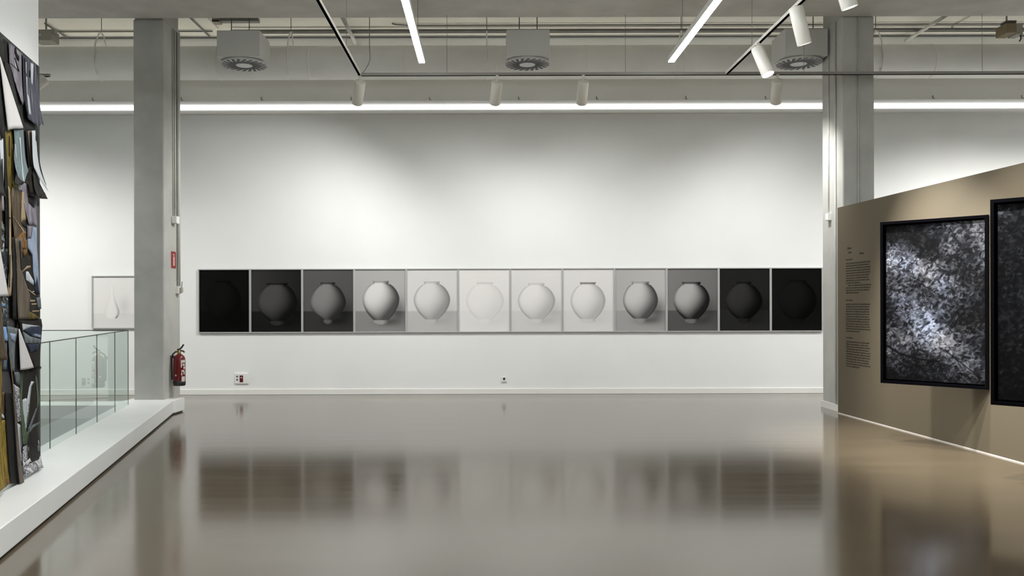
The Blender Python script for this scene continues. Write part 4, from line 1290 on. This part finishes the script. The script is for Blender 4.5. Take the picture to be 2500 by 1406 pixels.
torn('soot', 0.030, 0.012, [(0.644, 1.486), (0.051, 1.484), (0.022, 1.426), (0.062, 1.285), (0.139, 1.068), (0.294, 1.076), (0.581, 1.388)], [('ice', [(0.563, 1.454), (0.088, 1.424), (0.343, 1.422), (0.545, 1.399)]), ('navy', [(0.513, 1.399), (0.343, 1.425), (0.062, 1.419), (0.067, 1.322), (0.367, 1.351)]), ('blue', [(0.324, 1.374), (0.077, 1.349), (0.077, 1.325), (0.319, 1.349)]), ('slate', [(0.542, 1.393), (0.343, 1.343), (0.077, 1.311), (0.093, 1.277), (0.485, 1.294)]), ('navy', [(0.438, 1.286), (0.119, 1.274), (0.170, 1.220), (0.367, 1.215)])])
torn('night', 0.034, 0.020, [(0.394, 1.077), (0.262, 1.094), (0.074, 1.082), (0.090, 1.076), (0.167, 1.067)])
torn('soot', 0.018, 0.010, [(0.780, 1.103), (0.079, 1.077), (0.073, 0.714), (0.108, 0.524), (0.061, 0.393), (0.079, 0.307), (0.443, 0.320), (0.622, 0.648), (0.725, 0.985)], [('green', [(0.584, 1.072), (0.505, 1.057), (0.531, 0.852), (0.411, 0.551), (0.508, 0.491), (0.571, 0.864)]), ('ice', [(0.513, 0.850), (0.430, 0.854), (0.398, 0.837), (0.416, 0.620), (0.443, 0.590), (0.508, 0.799)]), ('ice', [(0.287, 0.977), (0.210, 0.966), (0.282, 0.937), (0.323, 0.846), (0.369, 0.732), (0.416, 0.670), (0.401, 0.838), (0.347, 0.934)]), ('green', [(0.369, 0.800), (0.331, 0.787), (0.395, 0.634), (0.427, 0.630)]), ('slate', [(0.176, 0.744), (0.136, 0.732), (0.358, 0.582), (0.395, 0.598)]), ('slate', [(0.395, 0.583), (0.282, 0.617), (0.067, 0.617), (0.079, 0.601), (0.249, 0.593), (0.374, 0.559)]), ('green', [(0.182, 1.023), (0.125, 0.984), (0.079, 0.768), (0.156, 0.719), (0.142, 0.845)]), ('zebra', [(0.732, 0.994), (0.592, 0.949), (0.546, 0.687), (0.622, 0.685), (0.696, 0.902)]), ('green', [(0.508, 0.582), (0.363, 0.578), (0.416, 0.485), (0.495, 0.489)]), ('slate', [(0.720, 1.086), (0.584, 1.073), (0.584, 0.973), (0.671, 0.989)])])
torn('zebra', 0.026, 0.012, [(0.537, 0.478), (0.144, 0.433), (0.138, 0.467), (0.109, 0.462), (0.086, 0.366), (0.010, 0.217), (0.229, 0.236), (0.366, 0.247), (0.511, 0.232), (0.537, 0.387)], [('slate', [(0.433, 0.445), (0.284, 0.446), (0.279, 0.475), (0.251, 0.471), (0.240, 0.439), (0.092, 0.402), (0.075, 0.368), (0.419, 0.421)]), ('paper', [(0.472, 0.342), (0.366, 0.359), (0.201, 0.321), (0.109, 0.251), (0.155, 0.240), (0.229, 0.299), (0.361, 0.331), (0.440, 0.311)]), ('paper', [(0.488, 0.295), (0.387, 0.286), (0.306, 0.234), (0.361, 0.235), (0.433, 0.268)]), ('paper', [(0.138, 0.309), (0.057, 0.339), (0.092, 0.230), (0.127, 0.235)])])
torn('ice', 0.022, 0.000, [(0.655, 0.685), (0.570, 0.657), (0.493, 0.413), (0.488, 0.228), (0.549, 0.240), (0.580, 0.395)], [('night', [(0.575, 0.377), (0.509, 0.357), (0.509, 0.324), (0.575, 0.344)]), ('slate', [(0.587, 0.643), (0.560, 0.623), (0.511, 0.433), (0.549, 0.439)])])
torn('bark', 0.014, 0.000, [(1.064, 0.970), (0.881, 0.945), (0.877, 0.731), (1.064, 0.756)], [('ice', [(0.999, 0.809), (0.931, 0.777), (0.909, 0.743), (0.987, 0.777)])])
torn('night', 0.020, 0.010, [(0.919, 0.947), (0.789, 0.929), (0.722, 0.904), (0.641, 0.602), (0.608, 0.199), (0.850, 0.253), (0.919, 0.689)])
torn('grass', 0.018, 0.010, [(1.086, 0.758), (0.904, 0.741), (0.881, 0.526), (0.834, 0.248), (1.086, 0.254)], [('ember', [(1.043, 0.310), (0.885, 0.298), (0.839, 0.253), (1.043, 0.256)])])
torn('taupe', 0.030, 0.020, [(0.868, 1.243), (0.821, 1.153), (0.769, 0.989), (0.684, 0.705), (0.632, 0.485), (0.566, 0.197), (0.581, 0.188), (0.676, 0.217), (0.745, 0.745), (0.793, 0.991)])
cone_curl('paper', (1.040, 3.426), (0.538, 3.017), (0.872, 2.915), 0.030, 0.030)
cone_curl('paper', (1.115, 2.097), (0.915, 1.674), (1.166, 1.659), 0.030, 0.035)
cone_curl('paper', (0.647, 1.415), (0.300, 1.090), (0.618, 1.093), 0.025, 0.036)
# lengths nearer the viewer, beyond the left edge of the view
for k, (m, a, b, z0, z1) in enumerate((('charcoal', 1.0, 1.5, 2.4, 3.62), ('lilac', 1.45, 1.9, 1.9, 3.5), ('bark', 1.0, 1.4, 1.2, 2.5), ('shards', 1.35, 2.0, 0.9, 2.0), ('grass', 1.0, 1.5, 0.26, 1.3),
                                       ('night', 1.45, 2.1, 0.25, 1.1), ('teal', 1.9, 2.5, 1.6, 3.6), ('rust', 2.0, 2.6, 0.3, 1.7), ('stripe', 2.45, 3.15, 1.2, 3.55), ('leaf', 2.5, 3.15, 0.25, 1.4))):
    sheet('torn_sheet', m, a, b, z0, z1, off=0.02 + 0.004 * (k % 3), curl_b=0.04, seed=40 + k)
